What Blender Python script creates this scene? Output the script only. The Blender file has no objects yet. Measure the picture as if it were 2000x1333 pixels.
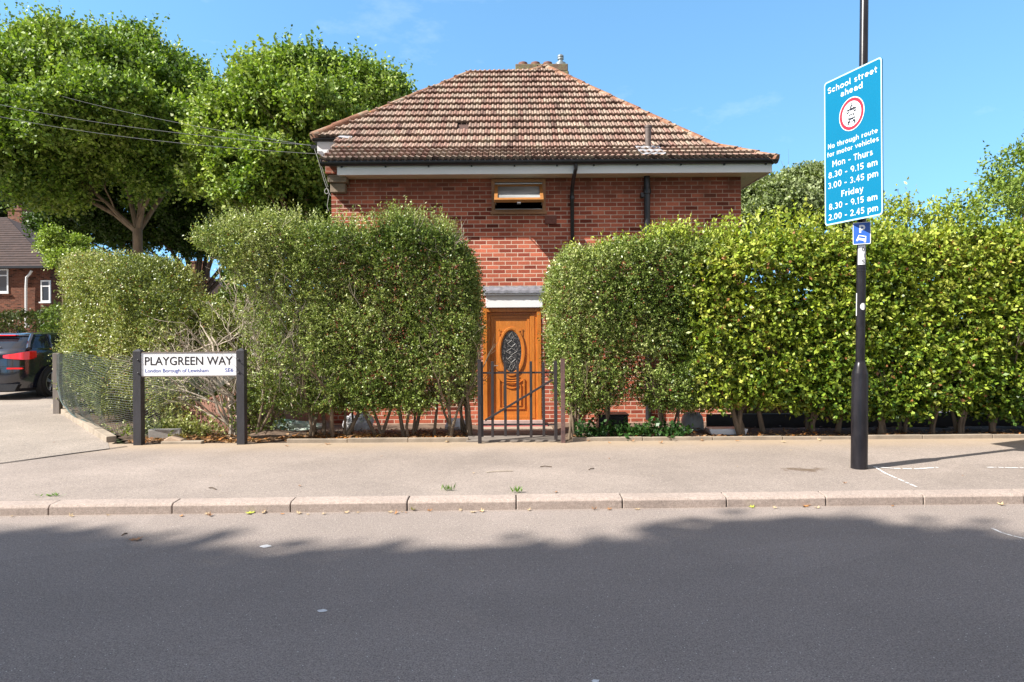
import bpy, bmesh, math, random
import numpy as np
from mathutils import Vector, Matrix
R = math.radians
random.seed(7); rng = np.random.default_rng(11)
scene = bpy.context.scene
col = scene.collection

# ------------------------------------------------------------------ camera, light, exposure
ROLL = 0.0065
cd = bpy.data.cameras.new('camera'); cam = bpy.data.objects.new('camera', cd); col.objects.link(cam)
cam.location = (0, 0, 1.6); cam.rotation_euler = (R(90), ROLL, 0)
cd.sensor_width = 36; cd.lens = 24.0; cd.shift_y = -29.5/2000; cd.clip_start = 0.05; cd.clip_end = 2000
scene.camera = cam
SUN_EL = 43.0; SUN_AZ = -113.3            # azimuth measured from +Y towards +X
w = bpy.data.worlds.new('World'); scene.world = w; w.use_nodes = True
nt = w.node_tree; nt.nodes.clear()
out = nt.nodes.new('ShaderNodeOutputWorld'); bg = nt.nodes.new('ShaderNodeBackground')
sky = nt.nodes.new('ShaderNodeTexSky'); sky.sky_type = 'NISHITA'; sky.sun_disc = False
sky.sun_elevation = R(SUN_EL); sky.sun_rotation = R(SUN_AZ); sky.air_density = 1.15; sky.dust_density = 0.2; sky.ozone_density = 2.0
bg.inputs['Strength'].default_value = 0.125
FILL_CLOUD = (3.8, 3.35, 3.25, 1)
# thin wisps of cloud, part of the sky itself
tc = nt.nodes.new('ShaderNodeTexCoord'); mp = nt.nodes.new('ShaderNodeMapping'); mp.inputs['Scale'].default_value = (3.0, 3.0, 6.5)
mp.inputs['Location'].default_value = (0.35, 0.2, 0.1)
nz = nt.nodes.new('ShaderNodeTexNoise'); nz.inputs['Scale'].default_value = 1.6; nz.inputs['Detail'].default_value = 8; nz.inputs['Roughness'].default_value = 0.62
rp = nt.nodes.new('ShaderNodeValToRGB'); rp.color_ramp.elements[0].position = 0.60; rp.color_ramp.elements[1].position = 0.92
rp.color_ramp.elements[0].color = (0, 0, 0, 1); rp.color_ramp.elements[1].color = (.3, .3, .3, 1)
mx = nt.nodes.new('ShaderNodeMix'); mx.data_type = 'RGBA'; mx.inputs['B'].default_value = (5.2, 5.6, 6.2, 1)
nt.links.new(tc.outputs['Generated'], mp.inputs['Vector']); nt.links.new(mp.outputs[0], nz.inputs['Vector'])
nt.links.new(nz.outputs[0], rp.inputs[0]); nt.links.new(rp.outputs[0], mx.inputs['Factor'])
tn = nt.nodes.new('ShaderNodeMix'); tn.data_type = 'RGBA'; tn.blend_type = 'MULTIPLY'; tn.inputs['Factor'].default_value = 1; tn.inputs['B'].default_value = (.72, 1.0, 1.05, 1)
# look slightly higher into the sky model so the horizon stays as blue as the photographed sky
vm = nt.nodes.new('ShaderNodeVectorMath'); vm.operation = 'MULTIPLY_ADD'; vm.inputs[1].default_value = (1, 1, .75); vm.inputs[2].default_value = (0, 0, .22)
vn = nt.nodes.new('ShaderNodeVectorMath'); vn.operation = 'NORMALIZE'
nt.links.new(tc.outputs['Generated'], vm.inputs[0]); nt.links.new(vm.outputs[0], vn.inputs[0]); nt.links.new(vn.outputs[0], sky.inputs[0])
nt.links.new(sky.outputs[0], tn.inputs['A']); nt.links.new(tn.outputs['Result'], mx.inputs['A'])
# unseen bank of white cloud added behind the viewpoint as neutral fill light
sp = nt.nodes.new('ShaderNodeSeparateXYZ'); nt.links.new(tc.outputs['Generated'], sp.inputs[0])
mr = nt.nodes.new('ShaderNodeMapRange'); mr.inputs[1].default_value = .42; mr.inputs[2].default_value = -.05; nt.links.new(sp.outputs['Y'], mr.inputs[0])
n2 = nt.nodes.new('ShaderNodeTexNoise'); n2.inputs['Scale'].default_value = 2.2; n2.inputs['Detail'].default_value = 7; nt.links.new(tc.outputs['Generated'], n2.inputs['Vector'])
r2 = nt.nodes.new('ShaderNodeValToRGB'); r2.color_ramp.elements[0].position = .36; r2.color_ramp.elements[1].position = .56; nt.links.new(n2.outputs[0], r2.inputs[0])
mm = nt.nodes.new('ShaderNodeMath'); mm.operation = 'MULTIPLY'; nt.links.new(mr.outputs[0], mm.inputs[0]); nt.links.new(r2.outputs[0], mm.inputs[1])
m2 = nt.nodes.new('ShaderNodeMix'); m2.data_type = 'RGBA'; m2.inputs['B'].default_value = FILL_CLOUD
nt.links.new(mm.outputs[0], m2.inputs['Factor']); nt.links.new(mx.outputs['Result'], m2.inputs['A']); nt.links.new(m2.outputs['Result'], bg.inputs[0]); nt.links.new(bg.outputs[0], out.inputs[0])
sl = bpy.data.lights.new('sun', 'SUN'); sun = bpy.data.objects.new('sun', sl); col.objects.link(sun)
sl.energy = 5.0; sl.angle = R(0.53); sl.color = (1.0, 0.955, 0.885)
ce = math.cos(R(SUN_EL)); sdir = Vector((math.sin(R(SUN_AZ))*ce, math.cos(R(SUN_AZ))*ce, math.sin(R(SUN_EL))))
sun.rotation_euler = sdir.to_track_quat('Z', 'Y').to_euler(); sun.location = (-20, -10, 30)
scene.view_settings.view_transform = 'Standard'; scene.view_settings.look = 'None'
scene.view_settings.exposure = 1.2; scene.view_settings.gamma = 1
scene.render.engine = 'CYCLES'
scene.cycles.max_bounces = 6; scene.cycles.transparent_max_bounces = 8

# ------------------------------------------------------------------ helpers
def tag(o, label=None, cat=None, group=None, kind=None):
    if label: o['label'] = label
    if cat: o['category'] = cat
    if group: o['group'] = group
    if kind: o['kind'] = kind
    return o
def empty(name, loc=(0,0,0), label=None, cat=None, group=None, rz=0):
    o = bpy.data.objects.new(name, None); col.objects.link(o); o.location = loc; o.rotation_euler = (0, 0, rz)
    return tag(o, label, cat, group)
def px(x, y, Y):
    """world X and z of photograph pixel (x, y) at depth Y (used for taking measurements)"""
    a = (x-1000)/1333.3; b = -(y-637)/1333.3
    c, s = math.cos(ROLL), math.sin(ROLL)
    return ((a*c+b*s)*Y, 1.6+(-a*s+b*c)*Y)
class MB:
    """collects shapes and links them as ONE mesh object"""
    def __init__(s): s.v = []; s.f = []; s.c = []
    def add(s, vs, fs, c=None):
        n = len(s.v); s.v += [tuple(p) for p in vs]; s.f += [tuple(i+n for i in f) for f in fs]
        s.c += [c]*len(vs); return s
    def box(s, x0, x1, y0, y1, z0, z1, M=None, c=None):
        vs = [(x,y,z) for z in (z0,z1) for y in (y0,y1) for x in (x0,x1)]
        if M is not None: vs = [tuple(M @ Vector(p)) for p in vs]
        return s.add(vs, [(0,2,3,1),(4,5,7,6),(0,1,5,4),(2,6,7,3),(0,4,6,2),(1,3,7,5)], c)
    def tube(s, pts, rad, n=8, cap=True, c=None):
        pts = [Vector(p) for p in pts]; m = len(pts)
        if not hasattr(rad, '__len__'): rad = [rad]*m
        vs = []; prev = None
        for i, p in enumerate(pts):
            t = (pts[min(i+1, m-1)]-pts[max(i-1, 0)]).normalized()
            if prev is None:
                u = t.orthogonal().normalized()
            else:
                u = (prev - t*prev.dot(t))
                u = u.normalized() if u.length > 1e-5 else t.orthogonal().normalized()
            prev = u; v = t.cross(u)
            for k in range(n):
                a = 2*math.pi*k/n; vs.append(p+(u*math.cos(a)+v*math.sin(a))*rad[i])
        fs = [(i*n+k, i*n+(k+1)%n, (i+1)*n+(k+1)%n, (i+1)*n+k) for i in range(m-1) for k in range(n)]
        if cap: fs += [tuple(reversed(range(n))), tuple(range((m-1)*n, m*n))]
        return s.add(vs, fs, c)
    def lathe(s, prof, o=(0,0,0), n=24, axis='Z'):
        vs = []
        for r, h in prof:
            for k in range(n):
                a = 2*math.pi*k/n; p = (r*math.cos(a), r*math.sin(a), h)
                if axis == 'X': p = (p[2], p[0], p[1])
                if axis == 'Y': p = (p[0], p[2], p[1])
                vs.append((p[0]+o[0], p[1]+o[1], p[2]+o[2]))
        m = len(prof)
        fs = [(i*n+k, i*n+(k+1)%n, (i+1)*n+(k+1)%n, (i+1)*n+k) for i in range(m-1) for k in range(n)]
        fs += [tuple(reversed(range(n))), tuple(range((m-1)*n, m*n))]
        return s.add(vs, fs)
    def prism(s, poly, a, b, axis='Y', M=None):
        n = len(poly)
        def p3(q, h): return {'Y': (q[0], h, q[1]), 'X': (h, q[0], q[1]), 'Z': (q[0], q[1], h)}[axis]
        vs = [p3(q, a) for q in poly]+[p3(q, b) for q in poly]
        if M is not None: vs = [tuple(M @ Vector(p)) for p in vs]
        fs = [tuple(range(n)), tuple(reversed(range(n, 2*n)))]+[(i, i+n, (i+1)%n+n, (i+1)%n) for i in range(n)]
        return s.add(vs, fs)
    def ring(s, outer, inner, a, b, M=None):
        """band between two closed outlines of equal count in the XZ plane, from Y=a (front) to b"""
        n = len(outer); vs = [(p[0],a,p[1]) for p in outer]+[(p[0],a,p[1]) for p in inner]+[(p[0],b,p[1]) for p in outer]+[(p[0],b,p[1]) for p in inner]
        if M is not None: vs = [tuple(M @ Vector(p)) for p in vs]
        fs = []
        for i in range(n):
            j = (i+1)%n
            fs += [(i,j,n+j,n+i),(2*n+i,3*n+i,3*n+j,2*n+j),(i,2*n+i,2*n+j,j),(n+i,n+j,3*n+j,3*n+i)]
        return s.add(vs, fs)
    def build(s, name, m, parent=None, smooth=False, bevel=0, fix=True):
        me = bpy.data.meshes.new(name); me.from_pydata(s.v, [], s.f)
        if any(c is not None for c in s.c):
            at = me.color_attributes.new('tint', 'FLOAT_COLOR', 'POINT')
            at.data.foreach_set('color', np.array([(c if c is not None else (1,1,1))[:3]+(1,) for c in s.c], dtype=np.float32).ravel())
        if fix:
            bm = bmesh.new(); bm.from_mesh(me); bmesh.ops.recalc_face_normals(bm, faces=bm.faces); bm.to_mesh(me); bm.free()
        if smooth:
            me.polygons.foreach_set('use_smooth', [True]*len(me.polygons))
            me.set_sharp_from_angle(angle=R(38))
        me.materials.append(m); o = bpy.data.objects.new(name, me); col.objects.link(o)
        if parent is not None: o.parent = parent
        if bevel:
            b = o.modifiers.new('bevel', 'BEVEL'); b.width = bevel; b.segments = 2; b.limit_method = 'ANGLE'
        return o

def rect_poly(x0, x1, z0, z1): return [(x0,z0),(x1,z0),(x1,z1),(x0,z1)]
def ellipse(cx, cz, a, b, n=40): return [(cx+a*math.cos(2*math.pi*k/n), cz+b*math.sin(2*math.pi*k/n)) for k in range(n)]

# value noise on numpy arrays
_H = rng.random((32,32,32))
def vnoise(P, sc=1.0):
    Q = np.asarray(P)*sc+1000.0; I = np.floor(Q).astype(int); F = Q-I; F = F*F*(3-2*F); I %= 32; J = (I+1)%32
    x,y,z = I.T; X,Y,Z = J.T; a,b,c = F.T
    g = lambda i,j,k: _H[i,j,k]
    return ((g(x,y,z)*(1-a)+g(X,y,z)*a)*(1-b)+(g(x,Y,z)*(1-a)+g(X,Y,z)*a)*b)*(1-c)+((g(x,y,Z)*(1-a)+g(X,y,Z)*a)*(1-b)+(g(x,Y,Z)*(1-a)+g(X,Y,Z)*a)*b)*c
def fnoise(P, sc=1.0): return (vnoise(P,sc)*.55+vnoise(P,sc*2.13)*.3+vnoise(P,sc*4.4)*.15)*2-1

# ------------------------------------------------------------------ materials
class NB:
    def __init__(s, name):
        s.m = bpy.data.materials.new(name); s.m.use_nodes = True; s.t = s.m.node_tree
        s.b = s.t.nodes['Principled BSDF']; s.tc = s.t.nodes.new('ShaderNodeTexCoord')
    def n(s, ty, **k):
        x = s.t.nodes.new(ty)
        for a, v in k.items():
            if a in x.inputs: x.inputs[a].default_value = v
            else: setattr(x, a, v)
        return x
    def l(s, a, b): s.t.links.new(a, b)
    def noise(s, scale, detail=4, rough=.55, vec=None, stretch=None):
        x = s.n('ShaderNodeTexNoise'); x.inputs['Scale'].default_value = scale; x.inputs['Detail'].default_value = detail; x.inputs['Roughness'].default_value = rough
        v = vec or s.tc.outputs['Object']
        if stretch:
            mp = s.n('ShaderNodeMapping'); mp.inputs['Scale'].default_value = stretch; s.l(v, mp.inputs[0]); v = mp.outputs[0]
        s.l(v, x.inputs['Vector']); return x.outputs[0]
    def ramp(s, fac, *st):
        r = s.n('ShaderNodeValToRGB'); e = r.color_ramp.elements
        while len(e) < len(st): e.new(0.5)
        for i, (p, c) in enumerate(st):
            e[i].position = p; e[i].color = (tuple(c)+(1,)) if hasattr(c, '__len__') else (c,c,c,1)
        s.l(fac, r.inputs[0]); return r.outputs[0]
    def mix(s, f, a, b, mode='MIX'):
        x = s.n('ShaderNodeMix'); x.data_type = 'RGBA'; x.blend_type = mode
        for k, v in (('Factor', f), ('A', a), ('B', b)):
            i = x.inputs[k]
            if hasattr(v, 'default_value') or hasattr(v, 'is_output'): s.l(v, i)
            else: i.default_value = v if k == 'Factor' else tuple(v)+(1,)
        return x.outputs['Result']
    def bump(s, h, strength=.3, dist=.01):
        b = s.n('ShaderNodeBump'); b.inputs['Strength'].default_value = strength; b.inputs['Distance'].default_value = dist
        s.l(h, b.inputs['Height']); s.l(b.outputs[0], s.b.inputs['Normal'])
    def set(s, color=None, rough=.6, metal=0, spec=.5):
        if color is not None:
            if hasattr(color, '__len__'): s.b.inputs['Base Color'].default_value = tuple(color)+(1,)
            else: s.l(color, s.b.inputs['Base Color'])
        s.b.inputs['Roughness'].default_value = rough; s.b.inputs['Metallic'].default_value = metal
        s.b.inputs['Specular IOR Level'].default_value = spec; return s.m

def simple(name, c, rough=.6, var=.25, scale=6, metal=0, spec=.5, bump=0, bscale=60, stretch=None, c2=None):
    n = NB(name); f = n.noise(scale, 6, .6, stretch=stretch)
    d = c2 or tuple(x*(1-var) for x in c)
    n.set(n.ramp(f, (.32, d), (.68, c)), rough, metal, spec)
    if bump: n.bump(n.noise(bscale, 4, stretch=stretch), bump, .004)
    return n.m

def leaf_mat(name, rough=.5, trans=.35, ttint=(1.25, 1.3, .5)):
    n = NB(name); a = n.n('ShaderNodeAttribute'); a.attribute_name = 'tint'
    n.set(None, rough, 0, .32); n.l(a.outputs[0], n.b.inputs['Base Color'])
    t = n.n('ShaderNodeBsdfTranslucent'); c = n.mix(1.0, a.outputs[0], ttint, 'MULTIPLY'); n.l(c, t.inputs[0])
    ms = n.n('ShaderNodeMixShader'); ms.inputs[0].default_value = trans
    o = n.t.nodes['Material Output']; n.l(n.b.outputs[0], ms.inputs[1]); n.l(t.outputs[0], ms.inputs[2]); n.l(ms.outputs[0], o.inputs[0])
    return n.m

def brick_mat(name, c1, c2, mortar, wx='X', soot_shade=True, bw=.225, rh=.075, ms=.015):
    n = NB(name)
    sep = n.n('ShaderNodeSeparateXYZ'); n.l(n.tc.outputs['Object'], sep.inputs[0])
    cmb = n.n('ShaderNodeCombineXYZ')
    geo = n.n('ShaderNodeNewGeometry'); sn = n.n('ShaderNodeSeparateXYZ'); n.l(geo.outputs['Normal'], sn.inputs[0])
    ab = n.n('ShaderNodeMath', operation='ABSOLUTE'); n.l(sn.outputs['X'], ab.inputs[0])
    gt = n.n('ShaderNodeMath', operation='GREATER_THAN'); n.l(ab.outputs[0], gt.inputs[0]); gt.inputs[1].default_value = .7
    mx = n.n('ShaderNodeMix'); n.l(gt.outputs[0], mx.inputs['Factor']); n.l(sep.outputs['X'], mx.inputs['A']); n.l(sep.outputs['Y'], mx.inputs['B'])
    n.l(mx.outputs[0], cmb.inputs['X']); n.l(sep.outputs['Z'], cmb.inputs['Y'])
    # slightly wavy joints
    wob = n.n('ShaderNodeTexNoise'); wob.inputs['Scale'].default_value = 14; n.l(n.tc.outputs['Object'], wob.inputs['Vector'])
    vs = n.n('ShaderNodeVectorMath', operation='MULTIPLY_ADD'); n.l(wob.outputs[1], vs.inputs[0]); vs.inputs[1].default_value = (.006,.006,0); n.l(cmb.outputs[0], vs.inputs[2])
    br = n.n('ShaderNodeTexBrick'); n.l(vs.outputs[0], br.inputs['Vector'])
    br.offset = .5; br.inputs['Scale'].default_value = 1; br.inputs['Brick Width'].default_value = bw; br.inputs['Row Height'].default_value = rh
    br.inputs['Mortar Size'].default_value = ms/2; br.inputs['Mortar Smooth'].default_value = .25; br.inputs['Bias'].default_value = 0
    br.inputs['Color1'].default_value = (0,0,0,1); br.inputs['Color2'].default_value = (1,1,1,1)
    br.inputs['Mortar'].default_value = (.5,.5,.5,1)
    mid = tuple((a+b)/2 for a, b in zip(c1, c2)); dk = tuple(x*.42 for x in c2)
    bc = n.ramp(br.outputs['Color'], (0, dk), (.12, c2), (.45, mid), (.8, c1), (1, tuple(min(1, x*1.3) for x in c1)))
    bc = n.mix(.55, bc, n.ramp(n.noise(38, 6, .7), (.3, .55), (.7, 1.25)), 'MULTIPLY')
    mcol = n.mix(n.noise(7, 4), mortar, tuple(x*.6 for x in mortar))
    c = n.mix(br.outputs['Fac'], bc, mcol)
    c = n.mix(.55, c, n.ramp(n.noise(1.3, 5, .65), (.3, .72), (.7, 1.12)), 'MULTIPLY')
    if soot_shade:   # old staining and smeared joints high up, deepened to paint in the eaves' shade
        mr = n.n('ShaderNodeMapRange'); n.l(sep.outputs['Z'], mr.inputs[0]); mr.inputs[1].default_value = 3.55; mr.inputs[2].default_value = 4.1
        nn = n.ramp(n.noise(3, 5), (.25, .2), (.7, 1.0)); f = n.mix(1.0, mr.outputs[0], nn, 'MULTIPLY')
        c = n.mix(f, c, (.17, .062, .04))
    n.set(c, .9, 0, .2)
    hb = n.n('ShaderNodeMath', operation='SUBTRACT'); hb.inputs[0].default_value = 1; n.l(br.outputs['Fac'], hb.inputs[1])
    h2 = n.n('ShaderNodeMath', operation='MULTIPLY_ADD'); n.l(n.noise(90, 4, .7), h2.inputs[0]); h2.inputs[1].default_value = .35; n.l(hb.outputs[0], h2.inputs[2])
    n.bump(h2.outputs[0], .6, .006)
    return n.m

def ground_mat(name, base, dark, light, grain=170, stain=.5, patch=None, bump=.5, flecks=True, gamp=.5):
    n = NB(name)
    g = n.noise(grain, 3, .7); c = n.ramp(g, (.3, tuple(x*(1-gamp) for x in base)), (.52, base), (.74, light))
    g2 = n.noise(grain*.33, 3, .7); c = n.mix(.5, c, n.ramp(g2, (.3, .66), (.7, 1.3)), 'MULTIPLY')
    c = n.mix(stain, c, n.ramp(n.noise(1.1, 7, .68), (.3, .72), (.7, 1.18)), 'MULTIPLY')
    c = n.mix(stain*.8, c, n.ramp(n.noise(.35, 5, .6, stretch=(.5,1.6,1)), (.35, .8), (.65, 1.12)), 'MULTIPLY')
    sp = n.ramp(n.noise(5.5, 6, .75), (.66, 0), (.74, 1)); c = n.mix(n.mix(1.0, sp, (.45,)*3, 'MULTIPLY'), c, dark)
    if flecks:
        v = n.n('ShaderNodeTexVoronoi'); v.inputs['Scale'].default_value = 26; n.l(n.tc.outputs['Object'], v.inputs['Vector'])
        c = n.mix(n.ramp(v.outputs['Distance'], (.045, 1), (.085, 0)), c, tuple(min(.8, x*2.1) for x in light))
        v = n.n('ShaderNodeTexVoronoi'); v.inputs['Scale'].default_value = 60; n.l(n.tc.outputs['Object'], v.inputs['Vector'])
        c = n.mix(n.ramp(v.outputs['Distance'], (.10, 1), (.16, 0)), c, dark)
    if flecks:
        wv_ = n.n('ShaderNodeTexNoise'); wv_.inputs['Scale'].default_value = 3.5; wv_.inputs['Detail'].default_value = 6; n.l(n.tc.outputs['Object'], wv_.inputs['Vector'])
        wa = n.n('ShaderNodeVectorMath', operation='MULTIPLY_ADD'); n.l(wv_.outputs[1], wa.inputs[0]); wa.inputs[1].default_value = (.5,.5,0); n.l(n.tc.outputs['Object'], wa.inputs[2])
        cr = n.n('ShaderNodeTexVoronoi'); cr.feature = 'DISTANCE_TO_EDGE'; cr.inputs['Scale'].default_value = .42; n.l(wa.outputs[0], cr.inputs['Vector'])
        msk = n.ramp(n.noise(.7, 3), (.55, 0), (.66, .14)); c = n.mix(n.mix(1.0, n.ramp(cr.outputs['Distance'], (.002, 1), (.006, 0)), msk, 'MULTIPLY'), c, dark)
        tr = n.n('ShaderNodeTexVoronoi'); tr.inputs['Scale'].default_value = .55; n.l(n.tc.outputs['Object'], tr.inputs['Vector']); c = n.mix(.10, c, n.ramp(tr.outputs['Color'], (.2, .55), (.8, 1.4)), 'MULTIPLY')
    if patch:
        c = patch(n, c)
    n.set(c, .93, 0, .25); n.bump(n.noise(grain*.9, 3, .8), bump, .006)
    return n.m

M = {}
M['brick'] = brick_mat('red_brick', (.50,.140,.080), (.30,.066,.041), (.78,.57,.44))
M['brick_dark'] = brick_mat('dark_brick', (.17,.06,.035), (.10,.035,.022), (.22,.14,.10), soot_shade=False)
M['white'] = simple('white_plastic', (.78,.78,.78), .35, .07, 2)
M['soffit'] = simple('cream_soffit', (.72,.62,.50), .5, .08, 2)
M['black_plastic'] = simple('black_plastic', (.018,.018,.021), .38, .4, 9)
M['black_paint'] = simple('black_paint', (.022,.020,.022), .36, .5, 8, bump=.2, bscale=40)
M['rusty_black'] = simple('rusty_black_iron', (.016,.013,.015), .55, 0, 14, bump=.3, c2=(.028,.020,.019))
M['rust_brown'] = simple('brown_rusted_iron', (.16,.085,.07), .8, 0, 10, bump=.4, c2=(.06,.035,.035))
M['stone'] = simple('weathered_stone', (.30,.235,.17), .9, .5, 9, bump=.6, stretch=(1,1,4))
M['lead'] = simple('grey_lead', (.36,.36,.38), .6, .35, 12, bump=.4)
M['lead_dark'] = simple('dark_lead', (.20,.20,.23), .6, .5, 12, bump=.4)
M['cement'] = simple('concrete_edging', (.33,.27,.205), .95, .35, 5, bump=.7, bscale=120)
M['soil'] = simple('dry_soil', (.15,.10,.066), 1, .6, 5, bump=.9, bscale=50)
M['window_wood'] = simple('brown_window_wood', (.36,.155,.045), .4, .35, 5, stretch=(2,2,14))
M['room_dark'] = simple('dark_room', (.01,.01,.012), .8, .2, 3)
def wood_door():
    n = NB('orange_door_wood'); g = n.noise(9, 6, .6, stretch=(9,9,.7))
    c = n.ramp(g, (.3, (.38,.115,.018)), (.5, (.53,.175,.026)), (.72, (.61,.225,.04)))
    c = n.mix(.4, c, n.ramp(n.noise(2.2, 3), (.35, .78), (.65, 1.1)), 'MULTIPLY')
    n.set(c, .32, 0, .5); n.bump(g, .08, .003); return n.m
M['door_wood'] = wood_door()
def glass_dark(name, c=(.012,.014,.018), rough=.06, pat=False):
    n = NB(name)
    if pat:
        f = n.noise(34, 5, .75, stretch=(1,1,.8)); cc = n.ramp(f, (.50, (.016,.016,.018)), (.60, (.13,.12,.115)), (.66, (.35,.34,.33)))
        n.set(cc, .2, 0, .6); n.bump(f, .5, .004)
    else: n.set(n.ramp(n.noise(3,2), (.3, c), (.7, tuple(x*1.6 for x in c))), rough, 0, .8)
    return n.m
M['glass'] = glass_dark('dark_glass')
M['door_glass'] = glass_dark('etched_door_glass', pat=True)
def frosted():
    n = NB('frosted_window_glass'); n.set(n.ramp(n.noise(1.5, 3, stretch=(1,1,5)), (.35, (.17,.18,.18)), (.65, (.33,.34,.34))), .3, 0, .7); n.bump(n.noise(120, 2), .4, .003); return n.m
M['frosted'] = frosted()
def tile_mat():
    n = NB('roof_tiles'); a = n.n('ShaderNodeAttribute'); a.attribute_name = 'tint'
    c = n.mix(.6, a.outputs[0], n.ramp(n.noise(22, 6, .7), (.3, .62), (.7, 1.3)), 'MULTIPLY')
    c = n.mix(.6, c, n.ramp(n.noise(1.1, 6, .7, stretch=(1.6,.6,1)), (.3, .68), (.7, 1.3)), 'MULTIPLY')
    li = n.ramp(n.noise(2.6, 7, .72), (.52, 0), (.70, 1)); c = n.mix(n.mix(1.0, li, (.42,)*3, 'MULTIPLY'), c, (.40,.36,.25))
    dk = n.ramp(n.noise(5, 6, .7, stretch=(3,1,1)), (.56, 0), (.75, .45)); c = n.mix(dk, c, (.10,.055,.04))
    n.set(c, .88, 0, .3); n.bump(n.noise(110, 4, .8), .5, .004); return n.m
M['tile'] = tile_mat()
def hip_mat():
    n = NB('hip_tiles'); c = n.ramp(n.noise(5, 6, .7), (.3, (.11,.055,.04)), (.48, (.25,.12,.075)), (.58, (.27,.19,.13)), (.70, (.36,.33,.27)))
    li = n.ramp(n.noise(11, 5, .7), (.62, 0), (.68, 1)); c = n.mix(li, c, (.46,.24,.03))
    n.set(c, .9, 0, .2); n.bump(n.noise(60, 5, .8), .7, .01); return n.m
M['hip'] = hip_mat()
def stack_mat():
    n = NB('lichened_chimney_cap'); c = n.ramp(n.noise(9, 6, .7), (.3, (.12,.07,.05)), (.48, (.16,.12,.08)), (.58, (.15,.16,.08)), (.70, (.38,.19,.04)))
    n.set(c, .95); n.bump(n.noise(50, 4), .6, .01); return n.m
M['stack_cap'] = stack_mat()
M['terracotta'] = simple('terracotta_pot', (.19,.08,.055), .8, .4, 8)
M['cowl'] = simple('grey_metal_cowl', (.32,.38,.40), .45, .3, 9, metal=.6)

def sandy(n, c):   # sandy dirt worn along the garden edge of the pavement
    sep = n.n('ShaderNodeSeparateXYZ'); n.l(n.tc.outputs['Object'], sep.inputs[0])
    mr = n.n('ShaderNodeMapRange'); n.l(sep.outputs['Y'], mr.inputs[0]); mr.inputs[1].default_value = 7.9; mr.inputs[2].default_value = 8.75
    ad = n.n('ShaderNodeMath', operation='MULTIPLY_ADD'); n.l(n.noise(1.6, 6, .65), ad.inputs[0]); ad.inputs[1].default_value = 1.6; ad.inputs[2].default_value = -.85
    a2 = n.n('ShaderNodeMath', operation='ADD'); a2.use_clamp = True; n.l(mr.outputs[0], a2.inputs[0]); n.l(ad.outputs[0], a2.inputs[1])
    mu = n.n('ShaderNodeMath', operation='MULTIPLY'); n.l(a2.outputs[0], mu.inputs[0]); n.l(mr.outputs[0], mu.inputs[1])
    m3 = n.n('ShaderNodeMath', operation='MULTIPLY'); n.l(mu.outputs[0], m3.inputs[0]); m3.inputs[1].default_value = .8
    c = n.mix(m3.outputs[0], c, n.mix(n.noise(30, 4), (.38,.295,.205), (.27,.20,.135)))
    # crumbly dirt patch left of the lamp post
    mp = n.n('ShaderNodeMapping'); n.l(n.tc.outputs['Object'], mp.inputs[0]); mp.inputs['Location'].default_value = (-3.02*1.4, -7.08*3.2, 0); mp.inputs['Scale'].default_value = (1.4,3.2,0)
    ln = n.n('ShaderNodeVectorMath', operation='LENGTH'); n.l(mp.outputs[0], ln.inputs[0])
    a3 = n.n('ShaderNodeMath', operation='MULTIPLY_ADD'); n.l(n.noise(9, 6, .75), a3.inputs[0]); a3.inputs[1].default_value = 1.3; n.l(ln.outputs['Value'], a3.inputs[2])
    c = n.mix(n.ramp(a3.outputs[0], (.78, .8), (1.02, 0)), c, (.10,.065,.04))
    return c
M['pavement'] = ground_mat('pavement_asphalt', (.285,.237,.204), (.12,.09,.07), (.375,.318,.278), 150, .55, sandy)
M['pavement_coarse'] = ground_mat('coarse_pavement', (.30,.255,.215), (.10,.08,.06), (.42,.36,.305), 75, .55, None, .9)
M['road'] = ground_mat('road_asphalt', (.285,.238,.208), (.08,.06,.055), (.42,.36,.32), 120, .35, None, .9, gamp=.55)
M['kerb'] = ground_mat('kerb_concrete', (.34,.275,.235), (.13,.10,.085), (.45,.38,.33), 110, .6, None, .5, flecks=False, gamp=.25)
M['ground'] = simple('grass_ground', (.06,.09,.03), 1, .5, 3)
M['paint'] = simple('worn_white_paint', (.72,.70,.68), .8, .25, 30)
M['joint'] = simple('dark_joint', (.05,.04,.035), 1, .3, 20)

# ------------------------------------------------------------------ ground, road, pavement
def sheet(name, poly, z, m):
    mb = MB(); mb.add([(x,y,z) for x,y in poly], [tuple(range(len(poly)))]); o = mb.build(name, m, fix=False); tag(o, kind='structure'); return o
kerbY = lambda X: 5.94+.0204*X            # road face of the kerb
sheet('ground', [(-500,-500),(500,-500),(500,500),(-500,500)], -.22, M['ground'])
sheet('road', [(-120,-.75),(120,-.75),(120,kerbY(120)+.03),(-120,kerbY(-120)+.03)], 0, M['road'])
sheet('opposite_pavement', [(-120,-9),(120,-9),(120,-.70),(-120,-.70)], .09, M['pavement'])
pv = [(-120,kerbY(-120)+.16),(60,kerbY(60)+.16),(60,8.93),(-5.25,8.93),(-5.30,9.15),(-8.75,13.2),(-9.6,17),(-9.6,24),(-120,24)]
mb = MB(); mb.add([(x,y,.09) for x,y in pv], [tuple(range(len(pv)))])
tag(mb.build('pavement', M['pavement'], fix=False), kind='structure')
sheet('side_road', [(-120,24.0),(-9.6,24.0),(-9.6,120),(-120,120)], .088, M['pavement_coarse'])
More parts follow.
